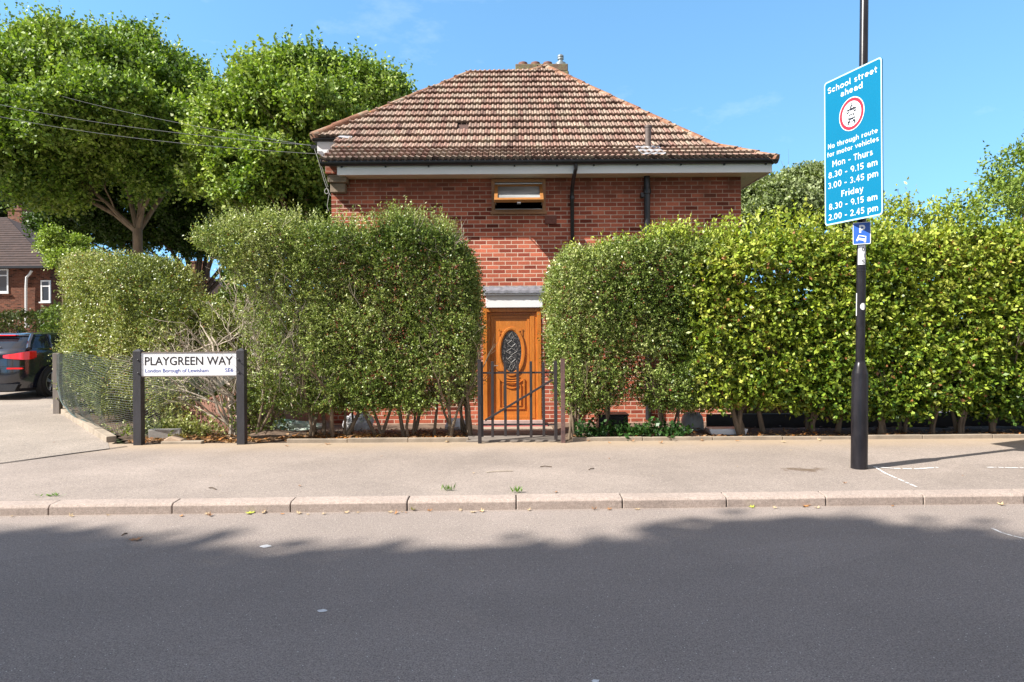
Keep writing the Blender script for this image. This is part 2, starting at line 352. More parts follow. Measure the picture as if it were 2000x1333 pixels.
# coarser patch left of the diagonal joint
sheet('pavement_patch', [(-16,6.02),(-5.55,6.35),(-4.8,8.75),(-5.38,9.12),(-8.8,13.15),(-10.5,15),(-30,15)][:0] or
      [px(-400,0,1) and (-30,5.9),(-7.0,6.2),(-5.05,8.55),(-5.40,9.10),(-8.8,13.15),(-9.7,17),(-9.7,23),(-30,23)], .094, M['pavement_coarse'])
mb = MB()
pts = [(-7.0,6.2),(-6.35,7.0),(-5.7,7.72),(-5.3,8.25),(-5.05,8.55),(-4.93,8.72)]
for (a,b),(c,d) in zip(pts[:-1], pts[1:]):
    mb.add([(a-.012,b+.01,.0985),(a+.012,b-.01,.0985),(c+.012,d-.01,.0985),(c-.012,d+.01,.0985)], [(0,1,2,3)])
tag(mb.build('pavement_joint', M['joint'], fix=False), kind='structure')

# kerb: stones 0.915 m long with open joints, one setting object
mb = MB()
kj = [-3.99-1.0*k for k in range(18,0,-1)]+[-3.99,-2.94,-1.925,-.92,.027,.955,1.87,2.75,3.62]+[3.62+.9*k for k in range(1,24)]
for a0_, b0_ in zip(kj[:-1], kj[1:]):
    a, b = a0_+.005, b0_-.005; ya, yb = kerbY(a), kerbY(b); dz = rng.uniform(-.004,.004); dy = rng.uniform(-.004,.004)
    prof = [(0,-.15),(0,.068+dz),(.022,.088+dz),(.16,.094+dz),(.16,-.15)]
    vs = [(a, ya+dy+p, q) for p,q in prof]+[(b, yb+dy+p, q) for p,q in prof]
    mb.add(vs, [(0,1,2,3,4),(9,8,7,6,5)]+[(i,i+5,(i+1)%5+5,(i+1)%5) for i in range(5)])
mb2 = MB(); mb2.add([(-120,kerbY(-120)+.012,.05),(60,kerbY(60)+.012,.05),(60,kerbY(60)+.165,.083),(-120,kerbY(-120)+.165,.083)], [(0,1,2,3)])
tag(mb.build('kerb', M['kerb'], bevel=.006), kind='structure')
tag(mb2.build('kerb_bedding', M['joint'], fix=False), kind='structure')
mb = MB(); mb.box(-120,120,-.76,-.62,-.1,.098); tag(mb.build('opposite_kerb', M['kerb']), kind='structure')

# garden ground: level beds by the pavement, falling to the house
def edge_ok(x, y):   # right of the slanted corner edging
    return (x+5.25)*(13.2-9.15)-(y-9.15)*(-8.7+5.25) > -.05
nx, ny = 230, 46
xs = np.linspace(-9.5, 22, nx); ys = np.linspace(8.96, 13.4, ny)
gx, gy = np.meshgrid(xs, ys); P3 = np.stack([gx.ravel(), gy.ravel(), np.zeros(gx.size)], 1)
hz = .075+fnoise(P3, 3.2)*.035
fall = np.clip((gy.ravel()-9.9)/2.0, 0, 1); fall = np.where(gx.ravel() < -3.6, 0, fall)
pathm = (gx.ravel() > -.62) & (gx.ravel() < .72); hz = np.where(pathm, np.minimum(hz, .04), hz)
hz = hz-fall*.24; hz = np.where(pathm, .03-fall*.23, hz)
hz += .10*np.exp(-(((gx.ravel()+3.35)/.35)**2+((gy.ravel()-9.55)/.3)**2))
V = np.stack([gx.ravel(), gy.ravel(), hz], 1)
mb = MB(); fs = []
for j in range(ny-1):
    for i in range(nx-1):
        if all(edge_ok(xs[i+a], ys[j+b]) for a in (0,1) for b in (0,1)): fs.append((j*nx+i, j*nx+i+1, (j+1)*nx+i+1, (j+1)*nx+i))
mb.add(V.tolist(), fs); tag(mb.build('garden_soil', M['soil'], smooth=True, fix=False), kind='structure')
mb = MB(); mb.add([(-9,13.3,-.17),(22,13.3,-.17),(22,30,-.17),(-9,30,-.17)], [(0,1,2,3)]); tag(mb.build('back_garden', M['ground'], fix=False), kind='structure')

# ------------------------------------------------------------------ foliage tools
def unit(a): return a/np.maximum(np.linalg.norm(a, axis=-1, keepdims=True), 1e-9)
def make_leaves(name, pos, dirn, nrm, length, width, tint, m, parent=None, fold=.18, droop=0):
    n = len(pos); side = unit(np.cross(dirn, nrm)); nn = unit(np.cross(side, dirn))
    L = length[:, None]; W = width[:, None]
    a = pos; b = pos+dirn*L*.45+side*W*.5+nn*W*fold; c = pos+dirn*L-nn*L*droop; d = pos+dirn*L*.45-side*W*.5+nn*W*fold
    V = np.stack([a,b,c,d], 1).reshape(-1,3).astype(np.float32)
    me = bpy.data.meshes.new(name); me.vertices.add(4*n); me.vertices.foreach_set('co', V.ravel())
    me.loops.add(4*n); me.loops.foreach_set('vertex_index', np.arange(4*n, dtype=np.int32))
    me.polygons.add(n); me.polygons.foreach_set('loop_start', np.arange(0,4*n,4,dtype=np.int32))
    try: me.polygons.foreach_set('loop_total', np.full(n,4,dtype=np.int32))
    except Exception: pass
    me.update(calc_edges=True)
    at = me.color_attributes.new('tint', 'FLOAT_COLOR', 'POINT')
    at.data.foreach_set('color', np.repeat(np.concatenate([tint, np.ones((n,1))],1), 4, axis=0).astype(np.float32).ravel())
    me.materials.append(m); o = bpy.data.objects.new(name, me); col.objects.link(o)
    if parent is not None: o.parent = parent
    return o
def sprigs(name, P, D, k, slen, leaf, m, parent, pal, spread=.8, up=.25, patch=.9, dead=0, lit=0):
    """k leaves along each of the sprigs that start at P and point along D"""
    n = len(P); D = unit(D+rng.normal(0,.35,(n,3))); sl = slen*rng.uniform(.6,1.3,n)
    idx = np.repeat(np.arange(n), k); t = (np.tile(np.arange(k), n)+rng.random(n*k)*.8)/k
    pos = P[idx]+D[idx]*(sl[idx]*t)[:,None]
    dr = unit(D[idx]*.55+rng.normal(0,1,(n*k,3))*spread+np.array([0,0,up*.4]))
    nr = unit(rng.normal(0,.9,(n*k,3))+np.array([0,0,.45])+D[idx]*.4)
    ll = leaf[0]*rng.uniform(.65,1.3,n*k); ww = leaf[1]*rng.uniform(.75,1.25,n*k)
    pal = np.array(pal); f = np.clip((fnoise(P, patch)+.9)/1.8+rng.normal(0,.16,n), 0, .999)[idx]
    f = np.clip(f+rng.normal(0,.12,n*k), 0, .999)*(len(pal)-1); i = f.astype(int); fr = (f-i)[:,None]
    tint = pal[i]*(1-fr)+pal[i+1]*fr; tint = tint*rng.uniform(.5,1.35,(n*k,1))
    if dead:
        dm = rng.random(n*k) < dead; dn = (fnoise(P, 1.9)[idx] > .52) & (rng.random(n*k) < .3); dm |= dn
        tint[dm] = np.array([.27,.12,.045])*rng.uniform(.6,1.3,(dm.sum(),1))
    return make_leaves(name, pos, dr, nr, ll, ww, tint, m, parent)

def rbox_sample(n, x0, x1, yf, yb, zb, zt, r, depth=.10, bulge=.07, keep=None, nsc=1.9):
    """points in the outer shell of a clipped hedge; zt, zb, yf are callables of x; returns points and outward normals"""
    out_p = []; out_n = []; got = 0
    xc, hx = (x0+x1)/2, (x1-x0)/2
    ztm = max(zt(x) for x in np.linspace(x0,x1,60))+.2; zbm = min(zb(x) for x in np.linspace(x0,x1,60))-.1
    yfm = min(yf(x) for x in np.linspace(x0,x1,60))-.2
    ybm = max(yb(x) for x in np.linspace(x0,x1,60))+.2
    vt, vb, vf, vk = (np.vectorize(g, otypes=[float]) for g in (zt, zb, yf, yb))
    def sdf(p):
        a = vf(p[:,0]); b = vk(p[:,0]); c = vb(p[:,0]); d = vt(p[:,0])
        q = np.stack([abs(p[:,0]-xc)-hx+r, abs(p[:,1]-(a+b)/2)-(b-a)/2+r, abs(p[:,2]-(c+d)/2)-(d-c)/2+r], 1)
        return np.linalg.norm(np.maximum(q,0),axis=1)+np.minimum(q.max(1),0)-r+bulge*fnoise(p, nsc)+bulge*.6*fnoise(p, nsc*3.2)
    while got < n:
        m = 200000
        p = np.stack([rng.uniform(x0-.15,x1+.15,m), rng.uniform(yfm,ybm,m), rng.uniform(zbm,ztm,m)],1)
        s = sdf(p); ok = (s < 0) & (rng.random(m) < np.exp(s/depth)+.02)
        if keep is not None: ok &= keep(p)
        p = p[ok]; e = .04
        g = unit(np.stack([sdf(p+np.array([e,0,0]))-sdf(p-np.array([e,0,0])), sdf(p+np.array([0,e,0]))-sdf(p-np.array([0,e,0])), sdf(p+np.array([0,0,e]))-sdf(p-np.array([0,0,e]))],1)+1e-6)
        out_p.append(p); out_n.append(g); got += len(p)
    return np.concatenate(out_p)[:n], np.concatenate(out_n)[:n]
def top_shoots(parent, o, x0, x1, y0, y1, ztop, n, leaf, pal, slen=.22, hgt=.12, mapf=None):
    k = rng.integers(0, 60, n); cx = rng.uniform(x0, x1, 60); ch = np.abs(rng.normal(0, hgt, 60))
    X_ = cx[k]+rng.normal(0,.07,n); X_ = np.clip(X_, x0, x1); Y_ = rng.uniform(y0, y1, 60)[k]+rng.normal(0,.06,n); Z_ = np.vectorize(ztop)(X_)-.10+ch[k]*rng.random(n)
    P = np.stack([X_,Y_,Z_],1)
    if mapf: P = mapf(P)
    sprigs('young_shoots', P-np.array(o), np.tile([0,0,1.],(n,1)), 8, slen, leaf, M[parent[1]], parent[0], pal, spread=.55)
def poly_fn(pts):
    a = np.array(pts); return lambda x: float(np.interp(x, a[:,0], a[:,1]))
def branchy(mb, p, d, L, r, depth, tw=.35, up=.1, n=6, ratio=.7, kids=(2,3), rs=None):
    rs = rs or random; p = Vector(p); d = Vector(d).normalized(); pts = [p.copy()]; rad = [r]; m = 4
    for i in range(m):
        d = (d+Vector((rs.gauss(0,tw*.4), rs.gauss(0,tw*.4), rs.gauss(0,tw*.3)+up*.3))).normalized()
        p = p+d*(L/m); pts.append(p.copy()); rad.append(r*(1-.45*(i+1)/m))
    mb.tube(pts, rad, n, cap=False)
    if depth <= 0: return
    for _ in range(rs.randint(*kids)):
        k = rs.randint(2, m); dd = (d+Vector((rs.gauss(0,tw*1.6), rs.gauss(0,tw*1.6), rs.gauss(0,tw)+up))).normalized()
        branchy(mb, pts[k], dd, L*ratio*rs.uniform(.7,1.2), rad[k]*.72, depth-1, tw, up, max(4,n-1), ratio, kids, rs)

M['leaf_privet'] = leaf_mat('privet_leaves', .38, .2, (1.2,1.25,.5))
M['leaf_beech'] = leaf_mat('beech_leaves', .42, .27, (1.35,1.3,.4))
M['leaf_tree'] = leaf_mat('tree_leaves', .5, .24, (1.25,1.35,.4))
M['bark'] = simple('pale_bark', (.27,.20,.14), .95, .55, 7, bump=.8, bscale=30, stretch=(1,1,.3))
M['bark_hedge'] = simple('hedge_stem_bark', (.22,.16,.105), .95, .55, 12, bump=.6, stretch=(1,1,.3))
M['dead_twig'] = simple('dead_twig_bark', (.50,.42,.33), .95, .4, 20)
M['bark_dark'] = simple('dark_bark', (.12,.085,.06), .95, .5, 8, bump=.8)

PRIVET = [(.045,.080,.014),(.105,.165,.028),(.20,.265,.055),(.33,.38,.12),(.48,.50,.23)]
PRIVET_DULL = [(.06,.085,.02),(.15,.195,.04),(.27,.31,.08),(.40,.42,.16),(.50,.48,.25)]
BEECH = [(.030,.080,.010),(.085,.160,.018),(.19,.27,.028),(.32,.39,.05),(.48,.49,.11)]
PLANE = [(.040,.090,.014),(.100,.180,.026),(.19,.29,.042),(.30,.40,.08),(.42,.48,.17)]

def stems(parent, spots, h, r, mat, lean=.12, depth=2, name='stem', nkid=(2,3), L=.6):
    for x, y, z in spots:
        mb = MB()
        for _ in range(random.randint(1,3)):
            branchy(mb, (x+random.gauss(0,.03), y+random.gauss(0,.03), z-.05), (random.gauss(0,lean), random.gauss(0,lean*.6), 1), h, r*random.uniform(.7,1.15), depth, .3, .25, 7, L, nkid)
        mb.build(name, mat, parent, smooth=True)

# ------------------------------------------------------------------ the brick house
WY = 12.34; XL, XR = -3.25, 4.155
house = empty('brick_house', (0, WY, -.15), 'red brick house with brown hipped tile roof and orange wooden front door', 'house')
def H(mb, name, m, parent=house, **k):
    o = mb.build(name, m, None, **k)
    if parent is not None:
        o.parent = parent
        if parent is house: o.matrix_parent_inverse = Matrix.Translation((0, -WY, .15))
        else: o.matrix_parent_inverse = Matrix.Identity(4)
    return o
# sub-parts: world-space geometry under a part whose own transform is identity inside the house frame
EZ = 4.26                                  # soffit height
DX0, DX1, DZ0, DZ1 = -.525, .525, -.16, 1.925   # door opening
WX0, WX1, WZ0, WZ1 = -.355, .625, 3.64, 4.255   # window opening
mb = MB()
# front wall as panels around the two openings, 0.28 thick
T = .28
for x0,x1,z0,z1 in ((XL,DX0,-.3,WZ0),(DX1,XR,-.3,WZ0),(DX0,DX1,DZ1,WZ0),(XL,WX0,WZ0,EZ+.33),(WX1,XR,WZ0,EZ+.33),(WX0,WX1,WZ1,EZ+.33)):
    mb.box(x0,x1,WY,WY+T,z0,z1)
mb.box(XL,XL+T,WY+T,20,-.3,4.95); mb.box(XR-T,XR,WY+T,20,-.3,4.5); mb.box(XL+T,XR-T,19.7,20,-.3,4.8)
# left gable shoulder under the flared verge
mb.prism([(WY+T+.002,4.5),(WY+T+.002,4.60),(13.2,4.98),(13.2,4.5)], XL+.001, XL+T-.001, 'X')
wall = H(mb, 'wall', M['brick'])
mb = MB(); mb.box(WX0-.3,WX1+.3,WY+T+.02,WY+2.2,3.2,3.22); mb.box(WX0-.3,WX1+.3,WY+2.2,WY+2.25,3.2,4.6)
H(mb, 'room_wall', M['room_dark'])
mb = MB(); mb.box(DX0-.1,DX1+.1,WY+.2,WY+.24,-.3,2.1); H(mb, 'door_backing', M['room_dark'])

# --- roof surfaces
T0 = 11.90
def prof(t): return 4.50+.5*t if t < .8 else 4.90+.88*(t-.8)
gauge = .285; tw = .216
def slope_point(s):      # distance along the slope -> t
    s1 = .8*math.hypot(1,.5)
    return s/math.hypot(1,.5) if s < s1 else .8+(s-s1)/math.hypot(1,.88)
def cut(bm, pt, nrm):    # drop what lies on the +nrm side of a vertical plane
    bmesh.ops.bisect_plane(bm, geom=bm.verts[:]+bm.edges[:]+bm.faces[:], plane_co=(pt[0],pt[1],0), plane_no=(nrm[0],nrm[1],0), clear_outer=True)
def tile_field(x0, x1, rows, cuts, skip=()):
    V = []; F = []; C = []
    nu = 6
    def wave(u):     # two rolls per tile
        a = (u*2) % 1.0; return .020*max(0, math.sin(math.pi*min(1, a/.62)))
    for r_ in rows:
        s0 = r_*gauge; stag = 0
        x = x0
        while x < x1:
            if (r_, round((x-x0)/tw)) in skip: x += tw; continue
            f = rng.random(); hx = rng.random()
            red = np.array([.245,.140,.108]); pale = np.array([.295,.218,.168]); dark = np.array([.15,.09,.07]); pink = np.array([.275,.18,.14])
            lift = rng.uniform(0,.006)
            for h in (0,1):
                g = rng.random()+(.12 if h == 0 else -.10)
                c = pink+(pale-pink)*min(1, max(0, (g-.45)*3)) if g > .45 else red+(pink-red)*min(1, max(0, g*2.6))
                if rng.random() < .05: c = dark
                c = c*rng.uniform(.82,1.15)
                us = np.linspace(h*.5+.028, h*.5+.472, nu+1); cols = []
                for e, ds in ((0,-.035),(1,-.03),(2,gauge)):
                    s = s0+(ds if e else ds); t = slope_point(max(s,-.03)); Y = T0+t; z = prof(t)
                    t2 = slope_point(s0+.1); sl = .5 if t2 < .8 else .88
                    nrm = np.array([0,-sl,1])/math.hypot(1,sl)
                    off = (.062+lift) if e == 1 else (.005+lift if e == 0 else .006)
                    for u in us:
                        p = np.array([x+u*tw, Y, z])+nrm*(off+(wave(u) if e else wave(u)-.004)); V.append(tuple(p)); C.append(tuple(c*(.30 if e == 0 else 1)))  # foot of each tile lip coloured darker to deepen the course shadow
                b = len(V)-3*(nu+1)
                for e in (0,1):
                    for i in range(nu): F.append((b+e*(nu+1)+i, b+e*(nu+1)+i+1, b+(e+1)*(nu+1)+i+1, b+(e+1)*(nu+1)+i))
            x += tw
    me = bpy.data.meshes.new('tmp'); me.from_pydata(V, [], F)
    at = me.color_attributes.new('tint','FLOAT_COLOR','POINT'); at.data.foreach_set('color', np.array([c+(1,) for c in C],dtype=np.float32).ravel())
    bm = bmesh.new(); bm.from_mesh(me); bpy.data.meshes.remove(me)
    for pt, nr in cuts: cut(bm, pt, nr)
    return bm
A_ = (-3.72,13.13); B_ = (-.93,15.45); C_ = (.45,15.52); D_ = (.81,15.70); E_ = (4.62,11.90)
def nrm2(a, b):          # left-hand normal of a->b
    return (-(b[1]-a[1]), b[0]-a[0])
full = bmesh.new()
def merge(bm):
    me = bpy.data.meshes.new('t'); bm.to_mesh(me); bm.free(); full.from_mesh(me); bpy.data.meshes.remove(me)
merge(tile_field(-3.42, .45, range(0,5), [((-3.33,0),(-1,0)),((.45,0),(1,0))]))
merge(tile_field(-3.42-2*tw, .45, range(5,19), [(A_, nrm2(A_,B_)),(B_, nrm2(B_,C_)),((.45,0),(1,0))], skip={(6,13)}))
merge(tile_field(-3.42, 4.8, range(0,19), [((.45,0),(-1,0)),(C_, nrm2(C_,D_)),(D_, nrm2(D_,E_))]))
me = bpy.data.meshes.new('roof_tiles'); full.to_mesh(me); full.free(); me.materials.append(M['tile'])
# solid roof deck under the tiles + other slopes
mb = MB()
f0 = prof(0)-.03; f8 = prof(.8)-.01
def zf(y): return prof(y-T0)-.012
mb.add([(-3.3,T0,zf(T0)),(E_[0],T0,zf(T0)),(E_[0]-.8,T0+.8,zf(T0+.8)),(D_[0],D_[1],zf(D_[1])),(C_[0],C_[1],zf(C_[1])),(B_[0],B_[1],zf(B_[1])),(A_[0],A_[1],zf(A_[1])),(-3.3,13.08,zf(13.08)),(-3.3,T0+.8,zf(T0+.8))],
       [(0,1,2,8),(8,2,3,4,5),(8,5,6,7)])
zb_, zd_, za_ = zf(B_[1]), zf(D_[1]), zf(A_[1])
mb.add([(A_[0],A_[1],za_),(B_[0],B_[1],zb_),(B_[0],20.4,zb_),(A_[0],20.4,za_)], [(0,1,2,3)])
mb.add([(B_[0],B_[1],zb_),(C_[0],C_[1],zf(C_[1])),(D_[0],D_[1],zd_),(D_[0],20.4,zd_),(B_[0],20.4,zb_)], [(0,1,2,3,4)])
mb.add([(D_[0],D_[1],zd_),(E_[0]-.8,T0+.8,zf(T0+.8)),(E_[0],T0,zf(T0)),(E_[0],20.4,zf(T0)),(E_[0]-.8,20.4,zf(T0+.8)),(D_[0],20.4,zd_)], [(0,1,4,5),(1,2,3,4)])
M['tile_plain'] = simple('plain_roof_tile', (.09,.05,.04), .9, .4, 5)
roof = H(mb, 'roof', M['tile_plain'], fix=False)
o = bpy.data.objects.new('tile_courses', me); col.objects.link(o); o.parent = roof
# hip and ridge tiles
def hip_line(name, pts, r=.105):
    mb = MB(); L = [Vector(p) for p in pts]
    segs = []
    for a, b in zip(L[:-1], L[1:]):
        n = max(1, round((b-a).length/.42))
        for i in range(n): segs.append((a+(b-a)*i/n, a+(b-a)*(i+1)/n))
    for i, (a, b) in enumerate(segs):
        d = (b-a).normalized(); j = Vector((0,0,rng.uniform(-.008,.008))); rr = r*rng.uniform(.93,1.06)
        mb.tube([a+j-d*.03, a+j, b+j], [rr*1.10, rr*1.08, rr*.95], 12)
        mb.tube([a+j-d*.02+Vector((0,0,-.02)), a+j+d*.03+Vector((0,0,-.02))], [rr*1.16, rr*1.12], 10)
    return H(mb, name, M['hip'], roof, smooth=True)
def zz(p, dz=.0): t = p[1]-T0; return (p[0], p[1], prof(t)+dz)
def lerp2(a, b, f): return (a[0]+(b[0]-a[0])*f, a[1]+(b[1]-a[1])*f)
hip_line('hip_tile', [zz(lerp2(E_, D_, f)) for f in (0,.07,.14,.21,.4,.6,.8,1)], .07)
hip_line('hip_tile', [zz(lerp2(A_, B_, f), .02) for f in (-.02,.1,.2,.3)], .085)
hip_line('hip_tile', [zz(lerp2(A_, B_, f)) for f in (.3,.45,.6,.8,1)], .06)
hip_line('ridge_tile', [zz(B_), zz(C_), zz(D_,.02)], .06)
hip_line('ridge_tile', [zz(D_), (D_[0], 20.4, zd_)], .09)
# lead flap where the flared hip meets the left return
mb = MB(); p = px(676,262,13.0); mb.add([(p[0]-.16,12.98,p[1]-.06),(p[0]+.10,12.95,p[1]-.10),(p[0]+.13,13.25,p[1]+.12),(p[0]-.02,13.25,p[1]+.13)], [(0,1,2,3)])
H(mb, 'flashing', M['lead'], roof, fix=False)
# chimney
mb = MB(); cx0, cz0 = px(1006,160,18.2); cx1, _ = px(1110,160,18.2); ct = px(1050,126,18.2)[1]
mb.box(cx0,cx1,18.2,19.0,7.0,ct-.34)
ch = H(mb, 'chimney', M['brick_dark'])
mb = MB(); mb.box(cx0+.01,cx1-.01,18.15,19.05,ct-.20,ct-.0); mb.box(cx0-.03,cx1+.01,18.13,19.07,ct-.338,ct-.202); H(mb, 'chimney_cap', M['stack_cap'], ch, bevel=.02)
for pxx in (1021.5,1046,1070):
    mb = MB(); c = px(pxx,130,18.5)[0]; mb.lathe([(.135,ct-.02),(.135,ct+.12),(.12,ct+.17),(.05,ct+.20)], (c,18.55,0), 16); H(mb, 'chimney_pot', M['terracotta'], ch, smooth=True)
mb = MB(); c = px(1095,130,18.5)[0]; mb.lathe([(.14,ct-.01),(.14,ct+.14),(.06,ct+.17),(.06,ct+.24),(.085,ct+.24),(.085,ct+.28),(.06,ct+.28),(.06,ct+.30),(.085,ct+.30),(.085,ct+.34),(.05,ct+.37)], (c,18.5,0), 16)
H(mb, 'flue_cowl', M['cowl'], ch, smooth=True)
# vent pipe and lead slate on the roof
vx, vz = px(1266,297,12.45); mb = MB(); mb.tube([(vx,12.45,vz-.1),(vx,12.45,vz+.47)], .055, 16); mb.lathe([(.058,vz+.44),(.064,vz+.44),(.064,vz+.475),(.05,vz+.475)], (vx,12.45,0), 16)
H(mb, 'vent_pipe', simple('grey_vent_pipe', (.13,.10,.09), .6, .4, 12), smooth=True)
mb = MB(); ys_ = [12.02,12.14,12.26,12.36,12.62]; vs = []
for y_ in ys_:
    for k in range(9):
        u = k/8; vs.append((vx-.21+.44*u, y_, prof(y_-T0)+.055+.012*math.sin(u*19+y_*9)))
mb.add(vs, [(j*9+i, j*9+i+1, (j+1)*9+i+1, (j+1)*9+i) for j in range(4) for i in range(8)]); H(mb, 'lead_slate', M['lead'], smooth=True, fix=False)
mb = MB(); mb.lathe([(.09,vz-.02),(.075,vz+.02),(.062,vz+.09)], (vx,12.45,0), 16); H(mb, 'pipe_collar', M['lead'], smooth=True)
# fascia, soffit, gutter
FX0, FX1 = px(659,330,11.95)[0], px(1507,330,11.95)[0]
FZ1 = px(1000,322,11.93)[1]; FZ0 = px(1000,340,11.93)[1]
mb = MB(); mb.box(FX0,FX1,11.93,11.955,FZ0,FZ1+.055); mb.box(FX1-.025,FX1,11.957,20.4,FZ0,FZ1+.03); H(mb, 'fascia', M['white'])
mb = MB()
for k in range(4):
    y0 = 11.957+k*.0965; mb.box(FX0,FX1-.027,y0,y0+.093,FZ0+.012,FZ0+.024)
for k in range(4):
    x0 = XR+.004+k*(FX1-.03-XR)/4; mb.box(x0,x0+(FX1-.03-XR)/4-.004,WY+.004,20.3,FZ0+.012,FZ0+.024)
mb.box(FX0+.0,FX1-.03,11.96,WY-.002,FZ0+.026,FZ0+.034)
H(mb, 'soffit', M['soffit'])
gz = px(1000,319,11.85)[1]; gx0, gx1 = px(627,320,11.85)[0], px(1519,318,11.85)[0]
def gutter(mb, p0, p1, r=.058):
    a, b = Vector(p0), Vector(p1); d = (b-a).normalized(); s = d.cross(Vector((0,0,1)))
    vs = []
    for q in (a,b):
        for rr in (r, r-.006):
            for k in range(9):
                an = math.pi+math.pi*k/8; vs.append(q+s*math.cos(an)*rr+Vector((0,0,1))*math.sin(an)*rr)
    fs = []
    for k in range(8): fs += [(k,k+1,18+k+1,18+k),(9+k,27+k,27+k+1,9+k+1)]
    fs += [(0,18,27,9),(8,17,35,26)]
    fs += [(k,9+k,9+k+1,k+1) for k in range(8)]+[(18+k,18+k+1,27+k+1,27+k) for k in range(8)]
    mb.add(vs, fs)
mb = MB(); gutter(mb, (gx0,11.86,gz+.03), (gx1,11.86,gz+.03)); gutter(mb, (gx1-.06,11.80,gz+.03), (gx1-.06,20.4,gz+.03))
mb.lathe([(.059,-.006),(.059,.006)], (gx0,11.86,gz+.03), 18, 'X')
gut = H(mb, 'gutter', M['black_plastic'], smooth=True)
for pxx in (667,753,837,921,1005,1088,1160,1245,1330,1415,1496):
    X = px(pxx,330,11.9)[0]; mb = MB(); mb.box(X-.013,X+.013,11.885,11.929,gz-.045,gz+.01); H(mb, 'gutter_bracket', M['black_plastic'], gut)
mb = MB(); mb.box(gx0+.1,gx1-.12,11.884,11.892,4.40,4.497); H(mb, 'eaves_strip', M['black_plastic'])
# left return: higher eave with its own fascia box and gutter
bx0, bz1 = px(620,280,13.05); bz0 = px(620,300,13.05)[1]; bx1 = -3.3
mb = MB(); mb.prism([(bx0,bz1+.02),(bx0,bz1-.17),(bx0+.03,bz1-.20),(bx1+.02,bz0-.33),(bx1+.02,bz1+.02)], 13.03, 13.05); mb.box(bx0-.004,bx0+.02,13.052,20.3,bz1-.19,bz1+.02)
H(mb, 'fascia', M['white'])
mb = MB(); mb.add([(bx0+.02,13.052,bz1-.19),(bx1,13.052,bz0-.33),(bx1,20.3,bz0-.33),(bx0+.02,20.3,bz1-.19)], [(0,1,2,3)]); H(mb, 'soffit', M['soffit'], fix=False)
mb = MB(); gutter(mb, (bx0-.07,13.0,bz1+.07), (-3.2,13.0,bz1+.07), .05); gutter(mb, (bx0-.05,13.0,bz1+.07), (bx0-.05,20.3,bz1+.07), .05); H(mb, 'gutter', M['black_plastic'], smooth=True)
# corbelled kneeler at the top left corner of the wall
mb = MB()
def pb(x0,y0,x1,y1,Y0,Y1): a = px(x0,y1,Y0); b = px(x1,y0,Y0); mb.box(a[0],b[0],Y0,Y1,a[1],b[1])
pb(640,341,676,356,12.10,12.6); pb(645,358.5,674,376,12.20,12.6); 
H(mb, 'kneeler', M['stone'], bevel=.008)
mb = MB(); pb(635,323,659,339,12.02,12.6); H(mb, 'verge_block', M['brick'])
# downpipes
dx, dz = px(1122,330,11.9); mb = MB()
mb.tube([(dx+.02,11.86,gz-.02),(dx+.02,11.87,gz-.10),(dx,12.0,gz-.20),(dx-.01,12.22,gz-.34),(dx-.01,12.28,gz-.45),(dx-.01,12.28,-.1)], .034, 12)
for z in (3.9,3.0,1.6): mb.lathe([(.040,z-.03),(.044,z-.03),(.044,z+.03),(.040,z+.03)], (dx-.01,12.28,0), 12)
H(mb, 'downpipe', M['black_plastic'], smooth=True)
sx, sz = px(1264,400,12.25); mb = MB()
mb.tube([(sx,12.255,EZ+.02),(sx,12.255,-.1)], .055, 16)
mb.lathe([(.058,3.95),(.070,3.96),(.072,4.02),(.064,4.03),(.064,4.06),(.058,4.07)], (sx,12.255,0), 16); mb.lathe([(.058,2.3),(.068,2.31),(.068,2.38),(.058,2.4)], (sx,12.255,0), 16)
mb.box(sx-.11,sx-.05,12.24,12.338,3.9,3.98)
H(mb, 'soil_pipe', M['black_plastic'], smooth=True)
# small cast vent box, patch of filler
mb = MB(); a = px(1065,438,12.30); b = px(1087,421,12.30); mb.box(a[0],b[0],12.295,12.338,a[1],b[1]); H(mb, 'vent_cover', simple('red_vent', (.20,.07,.05), .8, .3, 20), bevel=.004)
mb = MB(); a = px(1070,535,12.3); mb.lathe([(.04,0),(.045,-.03),(.02,-.05)], (a[0]+.01,WY-.002,a[1]), 14, 'Y'); a = px(1073,522,12.3); mb.lathe([(.035,0),(.03,-.02),(.02,-.03)], (a[0],WY-.002,a[1]), 9, 'Y'); H(mb, 'wall_fitting', M['white'], smooth=True)
# ---- window: fixed frame, top-hung sash pushed far open
mb = MB(); fr = .062
mb.ring(rect_poly(WX0,WX1,WZ0,WZ1), rect_poly(WX0+fr,WX1-fr,WZ0+fr,WZ1-fr), WY-.025, WY+.09); mb.box(WX0-.02,WX1+.02,WY-.07,WY-.026,WZ0-.03,WZ0+.02)
win = H(mb, 'window', M['window_wood'], bevel=.004)
for z1_, z2_ in ((WZ0+fr,WZ0+fr+.02),(WZ1-fr-.025,WZ1-fr-.003)): mb = MB(); mb.box(WX0+fr,WX1-fr,WY+.03,WY+.05,z1_,z2_); H(mb, 'window_gasket', M['white'], win)
sw, sh = .86, .60; sxc = (WX0+WX1)/2
top = Vector((sxc, WY-.01, px(1015,363,12.33)[1])); bot_z = px(1015,393.5,11.88)[1]; an = math.acos((top.z-bot_z)/sh)
Ms = Matrix.Translation(top) @ Matrix.Rotation(-an, 4, 'X')
mb = MB(); mb.ring(rect_poly(-sw/2,sw/2,-sh,0), rect_poly(-sw/2+.06,sw/2-.06,-sh+.075,-.05), -.03, .03, Ms); sash = H(mb, 'sash', M['window_wood'], win, bevel=.004)
mb = MB(); mb.box(-sw/2+.06,sw/2-.06,-.005,.005,-sh+.075,-.05, Ms); H(mb, 'pane', M['frosted'], win)
mb = MB()
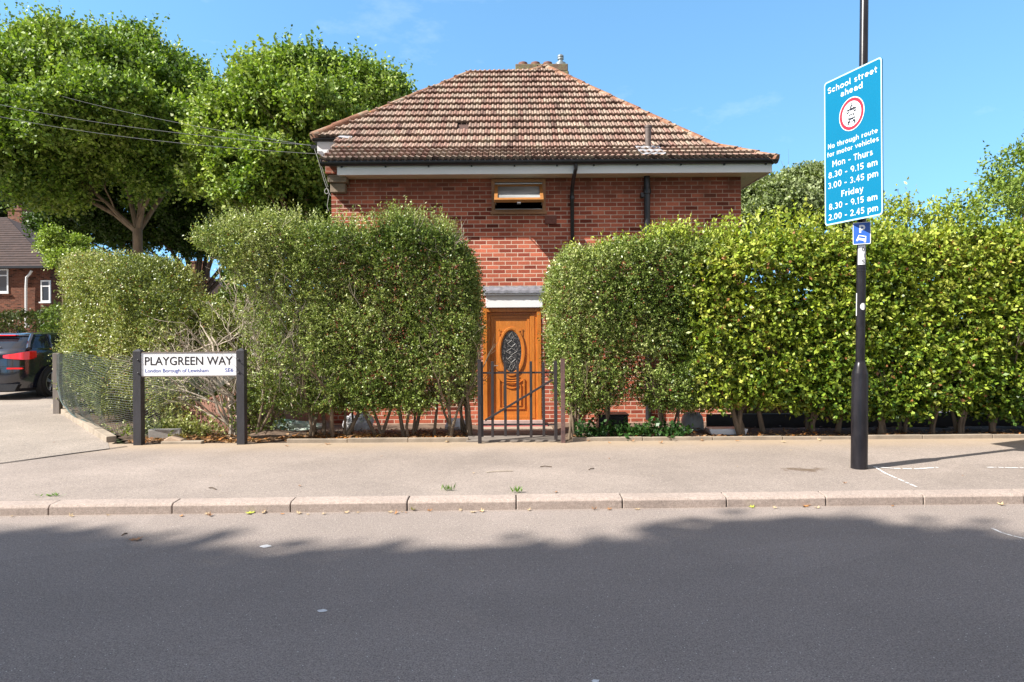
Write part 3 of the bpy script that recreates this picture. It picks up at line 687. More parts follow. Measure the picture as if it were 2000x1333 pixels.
for sx_ in (-1,1): mb.tube([top+Vector((sx_*(sw/2-.02),.02,-.35)), Ms @ Vector((sx_*(sw/2-.01),.02,-sh+.1))], .008, 6)
mb.box(-.03,.03,.02,.05,-sh-.02,-sh+.04, Ms); H(mb, 'stay', M['lead'], win)
# ---- door canopy and door
mb = MB(); a = px(938,565,12.05)[0]; b = px(1062,565,12.05)[0]
ca0, ca1 = px(945,0,12.29)[0], px(1056,0,12.29)[0]
z = lambda y: px(1000,y,12.29)[1]
mb.box(ca0,ca1,12.29,WY-.002,z(601),z(578)); mb.box(ca0-.04,ca1+.04,12.255,WY-.002,z(577.5),z(570.5)); can = H(mb, 'canopy', M['white'], bevel=.004)
mb = MB(); nn_ = 24; vs = []
for k in range(nn_+1):
    u = k/nn_; x = ca0-.055+(ca1-ca0+.11)*u; wob = .004*math.sin(k*2.3)+.003*math.sin(k*5.1)
    vs += [(x,12.235,z(573)+wob),(x,12.245,z(568)+wob),(x,WY-.05,z(564)+wob),(x,WY-.012,z(561)+wob*.5),(x,WY-.003,z(559)+wob)]
mb.add(vs, [(k*5+i,(k+1)*5+i,(k+1)*5+i+1,k*5+i+1) for k in range(nn_) for i in range(4)]); H(mb, 'lead_flashing', M['lead_dark'], can, smooth=True)
mb = MB(); mb.ring(rect_poly(DX0,DX1,DZ0,DZ1), rect_poly(DX0+.075,DX1-.075,DZ0+.05,DZ1-.075), WY-.015, WY+.12)
mb.ring(rect_poly(DX0+.075,DX1-.075,DZ0+.05,DZ1-.075), rect_poly(DX0+.135,DX1-.115,DZ0+.08,DZ1-.125), WY+.025, WY+.12)
mb.box(DX1-.20,DX1-.115,WY+.018,WY+.10,DZ0+.08,DZ1-.125)
dfr = H(mb, 'door_frame', M['door_wood'], bevel=.005)
lx0, lx1, lz0, lz1 = DX0+.135, DX1-.20, DZ0+.08, DZ1-.125; lc = (lx0+lx1)/2
mb = MB(); mb.box(lx0,lx1,WY+.055,WY+.10,lz0,lz1)
door = H(mb, 'door', M['door_wood'], bevel=.004)
tag(door, 'orange wooden door with oval etched glass')
mb = MB(); YF = WY+.055
mb.ring(rect_poly(lx0+.01,lx1-.01,lz0+.01,lz1-.01), rect_poly(lx0+.055,lx1-.055,lz0+.055,lz1-.055), YF-.014, YF)
oc = px(1001,687,12.38); ocx, ocz = lc+.02, oc[1]
def scroll(cx, cz, sx, s=1):
    mb.ring(ellipse(cx,cz,.035*s,.035*s,14), ellipse(cx,cz,.017*s,.017*s,14), YF-.012, YF)
    mb.ring(ellipse(cx+sx*.045*s,cz+.008,.022*s,.022*s,12), ellipse(cx+sx*.045*s,cz+.008,.010*s,.010*s,12), YF-.010, YF)
    mb.box(min(cx,cx-sx*.05),max(cx,cx-sx*.05),YF-.011,YF,cz+.026,cz+.048)
    mb.box(cx-sx*.03-.008,cx-sx*.03+.008,YF-.011,YF,cz-.07,cz+.04)
scroll(ocx-.185,ocz+.355,1); scroll(ocx+.165,ocz+.355,-1)
# lower raised panel with concave top, nested twice
def lowp(s, h):
    out_ = []
    w_ = .235*s; z0_ = ocz-1.045+.035*(1-s)*6; z1_ = ocz-.58-(1-s)*.25
    for k in range(11):
        u = -1+2*k/10; out_.append((ocx+u*w_, z1_+.10*s*(u*u)-.02))
    out_ += [(ocx+w_,z0_),(ocx-w_,z0_)]; return out_
for s in (1.0,.72):
    a = lowp(s,0); cxx = ocx; czz = sum(p[1] for p in a)/len(a); b = [(cxx+(p[0]-cxx)*.90, czz+(p[1]-czz)*.93) for p in a]; mb.ring(a, b, YF-.018, YF)
for k, zz_ in enumerate((.455,.50,.54)):
    arc = [(ocx+.14*(1-.1*k)*math.cos(a), ocz-zz_+.035*math.sin(a)) for a in np.linspace(math.pi,2*math.pi,12)]
    mb.tube([(p[0],YF-.004,p[1]) for p in arc], .010, 6)
H(mb, 'moulding', M['door_wood'], door)
mb = MB(); mb.ring(ellipse(ocx,ocz,.245,.445), ellipse(ocx,ocz,.200,.395), YF-.022, YF); mb.ring(ellipse(ocx,ocz,.202,.397), ellipse(ocx,ocz,.182,.375), YF-.012, YF-.0005); H(mb, 'glass_surround', M['door_wood'], door, bevel=.006)
mb = MB(); mb.prism(ellipse(ocx,ocz,.184,.377), YF-.006, YF-.001); H(mb, 'oval_glass', M['door_glass'], door)
mb = MB()
a_ = simple('leading_strip', (.30,.29,.27), .4, .3, 10)
for k in range(5):
    zc = ocz-.28+.14*k; wd = .10*(1-abs(zc-ocz)/.5); mb.tube([(ocx-wd,YF-.007,zc),(ocx,YF-.009,zc+.06),(ocx+wd,YF-.007,zc)], .004, 5); mb.tube([(ocx-wd,YF-.007,zc),(ocx,YF-.009,zc-.06),(ocx+wd,YF-.007,zc)], .004, 5)
H(mb, 'leaded_pattern', a_, door)
mb = MB(); mb.box(lx0+.01,lx0+.045,YF-.02,YF,.72,.95); mb.tube([(lx0+.03,YF-.02,.88),(lx0+.03,YF-.05,.88),(lx0+.13,YF-.05,.88)], .009, 8); H(mb, 'door_handle', simple('pale_metal', (.55,.5,.42), .3, .2, 5, metal=.8), door)
mb = MB(); mb.box(DX0-.03,DX1+.1,WY-.35,WY-.018,-.30,-.165); H(mb, 'door_step', simple('red_step', (.35,.09,.085), .8, .4, 9), bevel=.01)
mb = MB(); mb.box(DX0-.04,DX1+.06,WY-.05,WY-.017,-.164,-.10); H(mb, 'door_sill', simple('pale_sill', (.5,.42,.38), .8, .3, 6), bevel=.005)
# loose telephone cable with a coil on the corner
mb = MB(); cp = lambda x,y,Y=12.05: (px(x,y,Y)[0], Y, px(x,y,Y)[1])
mb.tube([cp(614,291),cp(619,305),cp(626,328),cp(632,350),cp(639,370),cp(646,383)], .005, 5); mb.tube([cp(628,325),cp(634,345),cp(641,366)], .004, 5)
ringp = [cp(638+4*math.cos(a),374+5*math.sin(a)) for a in np.linspace(0,2*math.pi,14)]
mb.tube(ringp, .007, 6, cap=False)
mb.tube([cp(643,378),cp(641,390),cp(639,403),cp(642,412),cp(648,416,12.3)], .005, 5); H(mb, 'cable', simple('grey_cable', (.38,.37,.35), .6, .3, 9), smooth=True)
mb = MB(); a = px(612,287,12.95); mb.box(a[0]-.04,a[0]+.05,12.93,12.99,a[1]-.03,a[1]+.03); H(mb, 'cable_bracket', M['black_plastic'])

# ------------------------------------------------------------------ hedges
def cls(x0, x1, y): return lambda x: y
ROOTZ = .06
# tall privet, left of the gate
hg = empty('privet_hedge', (-2.1, 9.6, ROOTZ), 'tall clipped green hedge with bare stems directly left of the iron gate', 'hedge')
ppx = lambda x, y, Y=9.3: px(x, y, Y)
top = [ppx(x,y) for x,y in ((372,462),(395,437),(450,441),(480,433),(520,426),(545,425),(570,440),(640,434),(700,452),(735,443),(760,438),(830,436),(880,450),(915,482),(937,545),(950,620))]
bot = [ppx(x,y) for x,y in ((372,462),(400,478),(440,505),(470,560),(488,690),(500,770),(560,800),(620,792),(690,796),(760,792),(820,800),(850,790),(935,770))]
ztop = poly_fn([(p[0],p[1]) for p in top]); zbot = poly_fn([(p[0],p[1]) for p in bot])
thin = lambda p: ~((p[:,1] < 9.4) & (fnoise(p+5, 2.9) > .28) & (rng.random(len(p)) < .8)) & ~((fnoise(p, 1.25) > .38) & (rng.random(len(p)) < .55) & (p[:,2] < 2.5))
def keepL(p):
    lowgap = (p[:,2] < .95) & (fnoise(p, 2.2) > .05) & (rng.random(len(p)) < .75)
    left = (p[:,0] < -2.75) & (p[:,2] > .5) & (p[:,2] < 2.45) & (fnoise(p+11, 1.7) > -.08) & (rng.random(len(p)) < .62)
    return thin(p) & ~lowgap & ~left
P_, N_ = rbox_sample(34000, ppx(372,0)[0], ppx(918,0)[0], lambda x: 9.12, lambda x: 10.15, zbot, lambda x: ztop(x)-.09, .16, .20, .13, keepL)
sprigs('foliage', P_-np.array(hg.location), N_*.8+np.array([0,0,.35]), 7, .13, (.036,.018), M['leaf_privet'], hg, PRIVET, patch=.7, dead=.012)
# light shoots on top
sp = []
for (x,y,s,n_) in ((782,398,.12,90),(772,412,.14,90),(812,406,.12,80),(800,422,.2,120),(835,430,.15,60),(530,415,.13,70),(558,418,.12,60),(905,480,.1,60),(885,455,.12,70)):
    a = px(x,y+18,9.45); sp.append(np.stack([rng.normal(a[0],s*.5,n_), rng.normal(9.5,.12,n_), a[1]+rng.uniform(-.25,.06,n_)],1))
sp = np.concatenate(sp); sprigs('young_shoots', sp-np.array(hg.location), np.tile([0,0,1.],(len(sp),1)), 8, .16, (.036,.016), M['leaf_privet'], hg, PRIVET[1:], spread=.6)
hl = hg.location
def rel(spots): return [(a-hl.x, b-hl.y, c-hl.z) for a,b,c in spots]
stems(hg, rel([(ppx(x,0,Y)[0], Y, .07) for x,Y in ((490,9.5),(520,9.7),(598,9.35),(618,9.6),(660,9.35),(680,9.7),(735,9.45),(785,9.35),(800,9.6),(835,9.4),(870,9.3),(885,9.45),(900,9.6),(915,9.4))]), .85, .028, M['bark_hedge'], .28, 3)
mb = MB()   # bare twigs that show on the face
for _ in range(230):
    x = random.uniform(-4.0,-.6); z = random.uniform(.5,2.75); 
    branchy(mb, (x-hl.x, random.uniform(9.18,9.6)-hl.y, z-hl.z), (random.gauss(0,.6),random.gauss(-.1,.25),1), random.uniform(.18,.4), .006, 1, .5, .2, 4, .7)
for _ in range(60):
    x = random.uniform(-3.8,-2.5); z = random.uniform(.5,1.9)
    branchy(mb, (x-hl.x, random.uniform(9.2,9.6)-hl.y, z-hl.z), (random.gauss(0,.45),random.gauss(0,.2),1), random.uniform(.25,.45), .007, 2, .45, .2, 5, .7)
mb.build('twig', M['dead_twig'], hg)

top_shoots((hg,'leaf_privet'), hl, -4.1, -.7, 9.2, 10.0, ztop, 900, (.038,.018), PRIVET[1:])
# low corner hedge behind the netting
hc = empty('corner_hedge', (-6.0, 10.6, ROOTZ), 'lower pale green corner hedge behind the drooping wire netting', 'hedge')
hp = hc.location
# centre line from the sign corner back along the slanted edging
path = [(-3.9,10.85),(-4.7,10.75),(-5.5,10.9),(-6.6,11.7),(-7.75,12.95)]
def path_fn():
    seg = []; L = 0
    for a, b in zip(path[:-1], path[1:]): seg.append((L, a, b)); L += math.dist(a,b)
    def f(s):
        s = np.clip(s, 0, L-1e-4); P = np.zeros((len(s),2)); D = np.zeros((len(s),2))
        for l0, a, b in seg:
            d = math.dist(a,b); m = (s >= l0) & (s <= l0+d); t = ((s[m]-l0)/d)[:,None]
            P[m] = np.array(a)*(1-t)+np.array(b)*t; D[m] = (np.array(b)-np.array(a))/d
        return P, D
    return f, L
pf, PL = path_fn()
Q, QN = rbox_sample(27000, 0, PL+.25, lambda s: -.62, lambda s: .62, lambda s: .42+.15*math.sin(s*4), poly_fn([(0,1.72),(.6,1.78),(1.1,1.98),(1.7,2.36),(2.2,2.62),(3.2,2.70),(4.4,2.85),(5.5,2.80)]), .17, .19, .17,
                    lambda p: ~((fnoise(p+7, 1.4) > .22) & (rng.random(len(p)) < .6)))
ext = np.maximum(Q[:,0]-PL, 0); P2, D2 = pf(Q[:,0]); P2 = P2+D2*ext[:,None]; L2 = np.stack([-D2[:,1], D2[:,0]],1)
PW = np.concatenate([P2-L2*-Q[:,1:2], Q[:,2:3]],1); NW = np.concatenate([D2*QN[:,0:1]+L2*QN[:,1:2], QN[:,2:3]],1)
sprigs('foliage', PW-np.array(hp), NW*.8+np.array([0,0,.3]), 7, .16, (.042,.022), M['leaf_privet'], hc, PRIVET_DULL, patch=1.0, dead=.03)
sp_, _ = pf(np.linspace(.2,PL-.2,11)); stems(hc, [(a-hp.x,b-hp.y,0) for a,b in sp_], .8, .022, M['bark_hedge'], .3, 3)
top_shoots((hc,'leaf_privet'), hp, .4, PL, -.5, .5, poly_fn([(0,1.72),(.6,1.78),(1.1,1.98),(1.7,2.36),(2.2,2.62),(3.2,2.70),(4.4,2.85),(5.5,2.80)]), 1000, (.042,.02), PRIVET_DULL, mapf=lambda P: (lambda a: np.concatenate([a[0]+np.stack([-a[1][:,1],a[1][:,0]],1)*P[:,1:2], P[:,2:3]],1))(pf(P[:,0])))
# half dead shrub
ds = empty('dead_shrub', px(452,0,9.5)[:1]+(9.5, .06), 'tangle of bare pale dead branches between the two left hedges', 'shrub')
mb = MB(); rs = random.Random(5)
for k in range(8):
    branchy(mb, (rs.gauss(0,.05), rs.gauss(.08,.05), .0), (rs.uniform(-.5,.0), rs.uniform(-.1,.25), 1), rs.uniform(.8,1.05), .022, 3, .42, .12, 6, .75, (2,3), rs)
for k in range(7):
    branchy(mb, (-.05+rs.gauss(0,.04), .05, .75+rs.uniform(-.2,.2)), (rs.uniform(-1.6,-.6), rs.uniform(-.2,.1), 1.05), rs.uniform(.7,.95), .019, 3, .6, .05, 5, .74, (2,4), rs)
mb.build('branch', M['dead_twig'], ds, smooth=True)

# right privet
hr = empty('small_leaved_hedge', (1.8, 9.6, ROOTZ), 'rounded small leaved hedge directly right of the iron gate', 'hedge')
topr = [ppx(x,y) for x,y in ((1060,600),(1066,545),(1085,505),(1115,478),(1160,476),(1200,466),(1260,470),(1300,452),(1340,462),(1400,458),(1450,452))]
botr = [ppx(x,y) for x,y in ((1060,690),(1085,740),(1110,800),(1160,800),(1200,778),(1260,782),(1300,800),(1350,800),(1400,795),(1450,800))]
P_, N_ = rbox_sample(24000, ppx(1072,0)[0], ppx(1425,0)[0], lambda x: 9.12, lambda x: 10.1, poly_fn(botr), (lambda f: lambda x: f(x)-.08)(poly_fn(topr)), .26, .19, .11,
                     lambda p: ~((p[:,1] < 9.4) & (fnoise(p+9, 2.9) > .28) & (rng.random(len(p)) < .8)) & ~(((p[:,2] < 1.2) & (fnoise(p, 2.4) > .12) & (rng.random(len(p)) < .8))|((fnoise(p+3, 1.3) > .45) & (rng.random(len(p)) < .5))))
sprigs('foliage', P_-np.array(hr.location), N_*.8+np.array([0,0,.3]), 7, .13, (.034,.020), M['leaf_privet'], hr, PRIVET, patch=1.0, dead=.01)
rl = hr.location
stems(hr, [(ppx(x,0,Y)[0]-rl.x, Y-rl.y, .0) for x,Y in ((1104,9.3),(1112,9.5),(1120,9.35),(1180,9.5),(1285,9.35),(1300,9.5),(1320,9.6))], .75, .02, M['bark_hedge'], .16, 3)
sp = []
for (x,y,s,n_) in ((1290,440,.2,90),(1330,435,.2,100),(1312,450,.3,150),(1230,465,.2,80),(1180,472,.15,60),(1120,480,.1,40),(1395,445,.3,120)):
    a = px(x,y+18,9.45); sp.append(np.stack([rng.normal(a[0],s*.5,n_), rng.normal(9.5,.12,n_), a[1]+rng.uniform(-.2,.05,n_)],1))
sp = np.concatenate(sp); sprigs('young_shoots', sp-np.array(rl), np.tile([0,0,1.],(len(sp),1)), 7, .17, (.05,.025), M['leaf_privet'], hr, BEECH[2:], spread=.6)

# beech hedge
hb = empty('beech_hedge', (6.5, 9.6, ROOTZ), 'long bright yellow green hedge behind the tall black lamp post', 'hedge')
bl = hb.location
tb = [(2.4,2.80)]+[ppx(x,y) for x,y in ((1400,460),(1440,447),(1500,448),(1560,432),(1620,440),(1700,432),(1760,428),(1800,445),(1870,432),(1930,438),(2000,428))]+[(12,3.0),(14.5,2.95)]
bb = [(2.4,.6)]+[ppx(x,y) for x,y in ((1400,808),(1450,800),(1500,795),(1600,815),(1700,812),(1760,822),(1800,812),(1850,800),(1900,815),(2000,815))]+[(14.5,.4)]; bb = [(a, b+.13) for a, b in bb]
P_, N_ = rbox_sample(52000, 2.45, 13.2, lambda x: 9.08, lambda x: 10.2, poly_fn(bb), (lambda f: lambda x: f(x)-.25)(poly_fn(tb)), .16, .20, .15,
                     lambda p: ~((p[:,1] > 9.9) & (p[:,2] < 2.5) & (rng.random(len(p)) < .8)) & ~((p[:,1] < 9.45) & (fnoise(p*np.array([1,1,1.6]), 2.6) > .20) & (rng.random(len(p)) < .85)), 1.8)
mk = P_[:,0] < 13.2; P_ = P_[mk]; N_ = N_[mk]
sprigs('foliage', P_-np.array(bl), N_*.75+np.array([0,0,.15]), 7, .20, (.062,.040), M['leaf_beech'], hb, BEECH, patch=.5, dead=.02, up=0)
sp = []
for (x,y,s,n_) in ((1430,440,.3,60),(1520,425,.35,70),(1590,420,.3,60),(1745,405,.2,45),(1765,392,.2,35),(1785,410,.25,45),(1840,412,.25,50),(1870,395,.2,40),(1900,405,.3,60)):
    a = px(x,y+22,9.5); sp.append(np.stack([rng.normal(a[0],s*.6,n_), rng.normal(9.6,.15,n_), a[1]+rng.uniform(-.25,.12,n_)],1))
sp = np.concatenate(sp); sprigs('young_shoots', sp-np.array(bl), np.tile([.1,0,1.],(len(sp),1)), 7, .26, (.062,.034), M['leaf_beech'], hb, BEECH[1:], spread=.6)
top_shoots((hb,'leaf_beech'), bl, 2.7, 9.5, 9.2, 10.0, (lambda f: lambda x: f(x)-.22)(poly_fn(tb)), 1300, (.062,.036), BEECH[1:], .26, .14)
stems(hb, [(ppx(x,0,9.45)[0]-bl.x, 9.45-bl.y+random.uniform(-.1,.15), 0) for x in (1440,1495,1580,1640,1712,1762,1815,1862,1935,1990)]+[(x-bl.x,0,0) for x in (7.6,8.4,9.3,10.2,11.3,12.4)], .8, .038, M['bark_hedge'], .12, 3)

# ------------------------------------------------------------------ trees
def tree(name, loc, lumps, nsp, leaf, pal, label, trunk_r, fork=2.2, group=None, dens=7, slen=.5, bark='bark', limbs=None, thick=.14, mat='leaf_tree', seed=1, cat='tree', jit=.30, twigs=4, cull=1.15, sub=13, sprays=0, patch=.35):
    t = empty(name, loc, label, cat, group); rs = random.Random(seed)
    Lp = np.array([l[:3] for l in lumps], float); Rd = np.array([l[3:] if len(l) > 4 else [l[3]]*3 for l in lumps], float)
    if sub:
        l2 = []; r2 = []
        for c, r in zip(Lp, Rd):
            for _ in range(sub):
                d = rng.normal(0,1,3); d[2] = abs(d[2])*.9-.25 if rng.random() < .8 else d[2]; d /= np.linalg.norm(d)
                f = rng.uniform(.26,.46); l2.append(c+d*r*(1.02-f*.75)); r2.append(r*f*np.array([1.15,1.15,.72]))
        Lp0, Lp, Rd = Lp, np.array(l2), np.array(r2)
    else: Lp0 = Lp
    ar = (Rd[:,0]*Rd[:,1]+Rd[:,0]*Rd[:,2]+Rd[:,1]*Rd[:,2]); pr = ar/ar.sum(); Ps = []; Ns = []; got = 0
    while got < nsp:
        m = nsp; i = rng.choice(len(Lp), m, p=pr); d = unit(rng.normal(0,1,(m,3)))
        rr = 1-np.abs(rng.normal(0,thick,m)); p0 = Lp[i]+d*Rd[i]; rr = rr*(.97+jit*fnoise(p0,.55)+jit*.8*fnoise(p0,1.6)); p = Lp[i]+d*Rd[i]*rr[:,None]
        q = np.concatenate([np.min(np.linalg.norm((p[a:a+4000,None,:]-Lp[None])/Rd[None], axis=2)+np.where(np.arange(len(Lp))[None]==i[a:a+4000,None], 9, 0), axis=1) for a in range(0, m, 4000)])
        ok = q > .72+.25*rng.random(m); ok &= ~((d[:,2] < -.55) & (rng.random(m) < .45)); ok &= fnoise(p, cull)+rng.normal(0,.10,m) < .22
        Ps.append(p[ok]); Ns.append(d[ok]); got += ok.sum()
    P = np.concatenate(Ps)[:nsp]; N = np.concatenate(Ns)[:nsp]
    sprigs('crown', P, N*.7+np.array([0,0,.55]), dens, slen, leaf, M[mat], t, pal, spread=.9, patch=patch)
    if sprays:
        k_ = rng.choice(len(P), sprays, replace=False)
        sprigs('outer_sprays', P[k_], N[k_]*.6+np.array([0,0,.9]), 13, slen*2.0, leaf, M[mat], t, pal[1:], spread=.7, patch=patch)
    mb = MB(); base = Vector((0,0,-.2)); f = Vector((rs.uniform(-.1,.1), rs.uniform(-.1,.1), fork))
    mb.tube([base, Vector((.02,0,.25)), f*.55, f], [trunk_r*1.25, trunk_r*1.02, trunk_r*.9, trunk_r*.85], 12)
    for k, l in enumerate(limbs or range(len(lumps))):
        c = Vector(Lp0[l] if isinstance(l, int) else l); a = f-Vector((0,0,.15)); mid = a.lerp(c, .5)+Vector((rs.uniform(-.3,.3), rs.uniform(-.3,.3), rs.uniform(-.2,.35)))
        r0 = trunk_r*.55; q1 = a.lerp(mid,.5)+Vector((rs.uniform(-.12,.12),0,.08))
        mb.tube([a, q1, mid, c], [r0, r0*.8, r0*.6, r0*.25], 8)
        for _ in range(twigs):
            s0 = mid.lerp(c, rs.uniform(-.3,.7)); branchy(mb, s0, (c-a).normalized()+Vector((rs.gauss(0,.6),rs.gauss(0,.6),rs.gauss(.1,.4))), 1.6, r0*.3, 2, .3, .15, 5, .7, (2,3), rs)
    mb.build('trunk', M[bark], t, smooth=True)
    return t
def lump_px(pts, Y0, loc):     # lumps given as photo pixel, depth and radii in metres
    out = []
    for x, y, Y, *r in pts:
        a = px(x, y, Y); out.append([a[0]-loc[0], Y-loc[1], a[1]-loc[2]]+list(r))
    return out
loc = (px(268,0,27)[0], 27, .05)
def rel_px(x, y, Y): a = px(x, y, Y); return (a[0]-loc[0], Y-loc[1], a[1]-loc[2])
tree('plane_tree', loc, lump_px([(120,140,27,1.5),(200,165,27,1.9),(60,195,26,1.8),(300,205,27.5,1.9),(130,270,25,2.3),(240,265,24.6,2.1),(-20,240,26,1.8),(365,265,27,1.5),(20,325,25,1.6),(330,325,26,1.5),(160,350,26.5,1.6),(85,390,25.6,1.1),(395,330,28.5,1.4),(260,130,28.5,1.3),(100,115,28,1.1),(330,160,29,1.2),(250,345,28.5,1.5),(-90,300,26,2.0),(-100,270,27,2.0),(230,230,31,3.0),(50,250,31,3.0),(35,150,28,1.1),(385,210,28,1.1)],27,loc),
     54000, (.135,.11), PLANE, 'broad full crowned tree at far left with pale forked trunk', .21, 5.5, slen=.55, seed=3, sprays=4200, limbs=[rel_px(150,350,26.6),rel_px(320,345,26.6),rel_px(262,300,27),rel_px(90,330,27),rel_px(375,300,27.6),rel_px(230,240,28)])
loc = (px(590,0,24)[0], 24, .0)
tree('plane_tree', loc, lump_px([(560,205,24,1.5),(640,205,24.5,1.5),(515,240,23.5,1.6),(600,260,23,2.0),(690,220,25,1.5),(735,205,26.5,1.1),(460,290,24,1.2),(475,225,24.5,1.0),(530,330,23.2,1.5),(600,360,24,1.6),(650,310,24,1.5),(555,170,25,.8),(650,170,25,.8),(440,360,24.5,1.0),(500,400,24.5,1.2),(590,420,25,1.5),(755,240,27,1.1),(650,420,25,1.4),(600,250,26.5,2.6),(505,192,25,.7),(700,182,25.5,.7)],24,loc),
     44000, (.13,.105), PLANE, 'dense rounded tree rising behind the left end of the brick house', .2, 3.4, slen=.5, seed=5, sprays=3400, limbs=[0,3,4,6,8,1])
loc = (px(385,0,33)[0], 33, .0)
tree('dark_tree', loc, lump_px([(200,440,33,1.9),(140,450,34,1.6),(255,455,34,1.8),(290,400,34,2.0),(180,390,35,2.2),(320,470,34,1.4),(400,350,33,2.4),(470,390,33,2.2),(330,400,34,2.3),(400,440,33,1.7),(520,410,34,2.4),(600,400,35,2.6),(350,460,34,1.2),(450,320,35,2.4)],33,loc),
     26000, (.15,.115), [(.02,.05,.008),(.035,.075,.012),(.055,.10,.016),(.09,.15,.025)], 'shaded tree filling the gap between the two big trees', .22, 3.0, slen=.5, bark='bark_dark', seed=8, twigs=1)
loc = (px(30,0,55)[0], 55, 0)
tree('dark_tree', loc, lump_px([(30,430,55,2.8),(75,460,55,2.4),(-20,440,56,3.2),(95,440,57,1.6)],55,loc), 5000, (.3,.2), [(.03,.05,.015),(.045,.07,.02),(.06,.085,.03)], 'dark distant tree behind the chimney of the far house', .3, 4, slen=.7, bark='bark_dark', seed=9, twigs=0)
loc = (px(130,0,22)[0], 22, 0)
tree('garden_shrub_tree', loc, lump_px([(120,470,22,.42),(145,490,22,.42),(108,495,22,.38),(165,505,22,.35),(140,520,22,.6)],22,loc), 2600, (.075,.05), PLANE[1:], 'small light green tree just above the corner hedge', .05, 1.2, slen=.25, seed=10, twigs=0, sub=6)
loc = (px(1520,0,36)[0], 36, 0)
tree('distant_tree', loc, lump_px([(1480,410,36,1.6),(1545,385,37,1.4),(1590,375,37,1.3),(1520,420,35,1.8),(1590,425,36,1.8),(1460,445,36,1.5),(1630,400,38,1.5),(1560,370,37,.9)],36,loc),
     8000, (.17,.12), [(.12,.17,.05),(.19,.24,.09),(.26,.31,.14),(.32,.36,.18)], 'hazy grey green tree between the house and the blue sign', .2, 3, slen=.45, seed=11)
loc = (px(2010,0,12.2)[0], 12.2, -.15)
tree('young_tree', loc, lump_px([(1985,370,12.2,.5),(2010,330,12.2,.42),(1960,400,12.0,.38),(2030,400,12.4,.6),(1935,425,12,.3),(2060,340,12.3,.55),(1925,330,12.1,.12),(1880,430,12.1,.22),(2080,270,12.5,.5)],12,loc),
     1500, (.075,.035), [(.09,.15,.025),(.18,.26,.04),(.30,.38,.08)], 'loose airy young tree above the hedge at the right edge', .05, 1.6, slen=.28, seed=12, thick=.35, jit=.5, sub=0, twigs=0, limbs=[0,1,2,3,5])
# street trees on the camera's side of the road; their crowns shade the carriageway
M['leaf_street'] = M['leaf_tree']
rng = np.random.default_rng(77)
for k, (x, y, h, s) in enumerate(((-28.5,-5.6,1.0,20),(-21.0,-5.5,1.03,21),(-15.0,-7.0,1.04,22),(-7.2,-7.65,1.02,23))):
    L = []
    rs = random.Random(s)
    for j in range(14):
        a = j*2.4; rr = 3.9*math.sqrt((j+.5)/14); L.append([rr*math.cos(a)*1.15, rr*math.sin(a)*.9+.3, (13.0+rs.uniform(-1.8,2.0))*h, rs.uniform(1.7,2.4)])
    L += [[0,.3,15.2*h,2.8],[-2.8,.6,14.2*h,2.4],[2.9,.7,14.4*h,2.4],[0,.6,11.0*h,3.2],[-3,.6,10.4*h,2.6],[3,.6,10.6*h,2.6]]
    tree('street_tree', (x,y,.09), L, 21000, (.27,.21), PLANE, ['street tree across the road farthest from the lamp post','street tree across the road from the car','street tree across the road from the nameplate','street tree across the road from the gate'][k], .3, 7.0, 'street trees on the near pavement', slen=.7, seed=s, jit=.30, cull=.6, sub=9, dens=7)

# ------------------------------------------------------------------ neighbour houses, far hedge
def hip_house(name, label, x0, x1, y0, y1, eave, apex, ridge_y, over=.4, chim=None):
    t = empty(name, ((x0+x1)/2, y0, 0), label, 'house'); o = t.location
    mb = MB(); mb.box(x0-o.x,x1-o.x,0,y1-y0,-.2,eave); mb.build('wall', M['brick_dark'], t)
    mb = MB(); a,b,c,d = x0-over-o.x, x1+over-o.x, -over, y1-y0+over; ax0, ax1 = a+(apex[0]-0), b-(apex[0]); yy = ridge_y-y0
    e = eave-.05
    n = 22; V = []; F = []     # front slope in stepped courses
    for i in range(n):
        f0_, f1_ = i/n, (i+1)/n
        for f, dz in ((f0_,.05),(f1_,.0)):
            V += [(a+(ax0-a)*f, c+(yy-c)*f, e+(apex[1]-e)*f+dz), (b+(ax1-b)*f, c+(yy-c)*f, e+(apex[1]-e)*f+dz)]
        k = len(V)-4; F.append((k,k+1,k+3,k+2))
        V += [(a+(ax0-a)*f0_, c+(yy-c)*f0_, e+(apex[1]-e)*f0_-.02),(b+(ax1-b)*f0_, c+(yy-c)*f0_, e+(apex[1]-e)*f0_-.02)]; F.append((k+4,k+5,k+1,k))
    mb.add(V, F)
    mb.add([(a,c,e),(b,c,e),(b,d,e),(a,d,e),(ax0,yy,apex[1]),(ax1,yy,apex[1])], [(1,2,5),(0,4,3),(2,3,4,5)])
    r = mb.build('roof', M['tile_dark'], t)
    if chim:
        mb = MB(); cx, cy, cw, z0, z1 = chim; mb.box(cx-cw-o.x,cx+cw-o.x,cy-y0,cy-y0+.8,z0,z1); mb.box(cx-cw-.04-o.x,cx+cw+.04-o.x,cy-y0-.04,cy-y0+.84,z1+.002,z1+.12)
        c_ = mb.build('chimney', M['brick_stack'], r)
        mb = MB(); mb.lathe([(.14,z1+.12),(.12,z1+.4),(.15,z1+.42),(.15,z1+.47)], (cx-o.x,cy-y0+.4,0), 12); mb.build('chimney_pot', M['terracotta'], t, smooth=True)
    return t
M['tile_dark'] = simple('dark_brown_roof_tiles', (.065,.038,.031), .9, .55, 1.2, bump=.5, bscale=12, stretch=(3,3,1))
M['brick_stack'] = brick_mat('chimney_brick', (.25,.10,.055), (.16,.06,.04), (.3,.22,.17), soot_shade=False)
nb = hip_house('neighbour_house', 'dark brick house with steep brown roof beyond the parked car', -37.5, -24.35, 36, 46.5, 4.9, (6.4,8.35), 41.2, .3, (px(26,0,42)[0], 42, .42, 6.8, 8.9))
o = nb.location
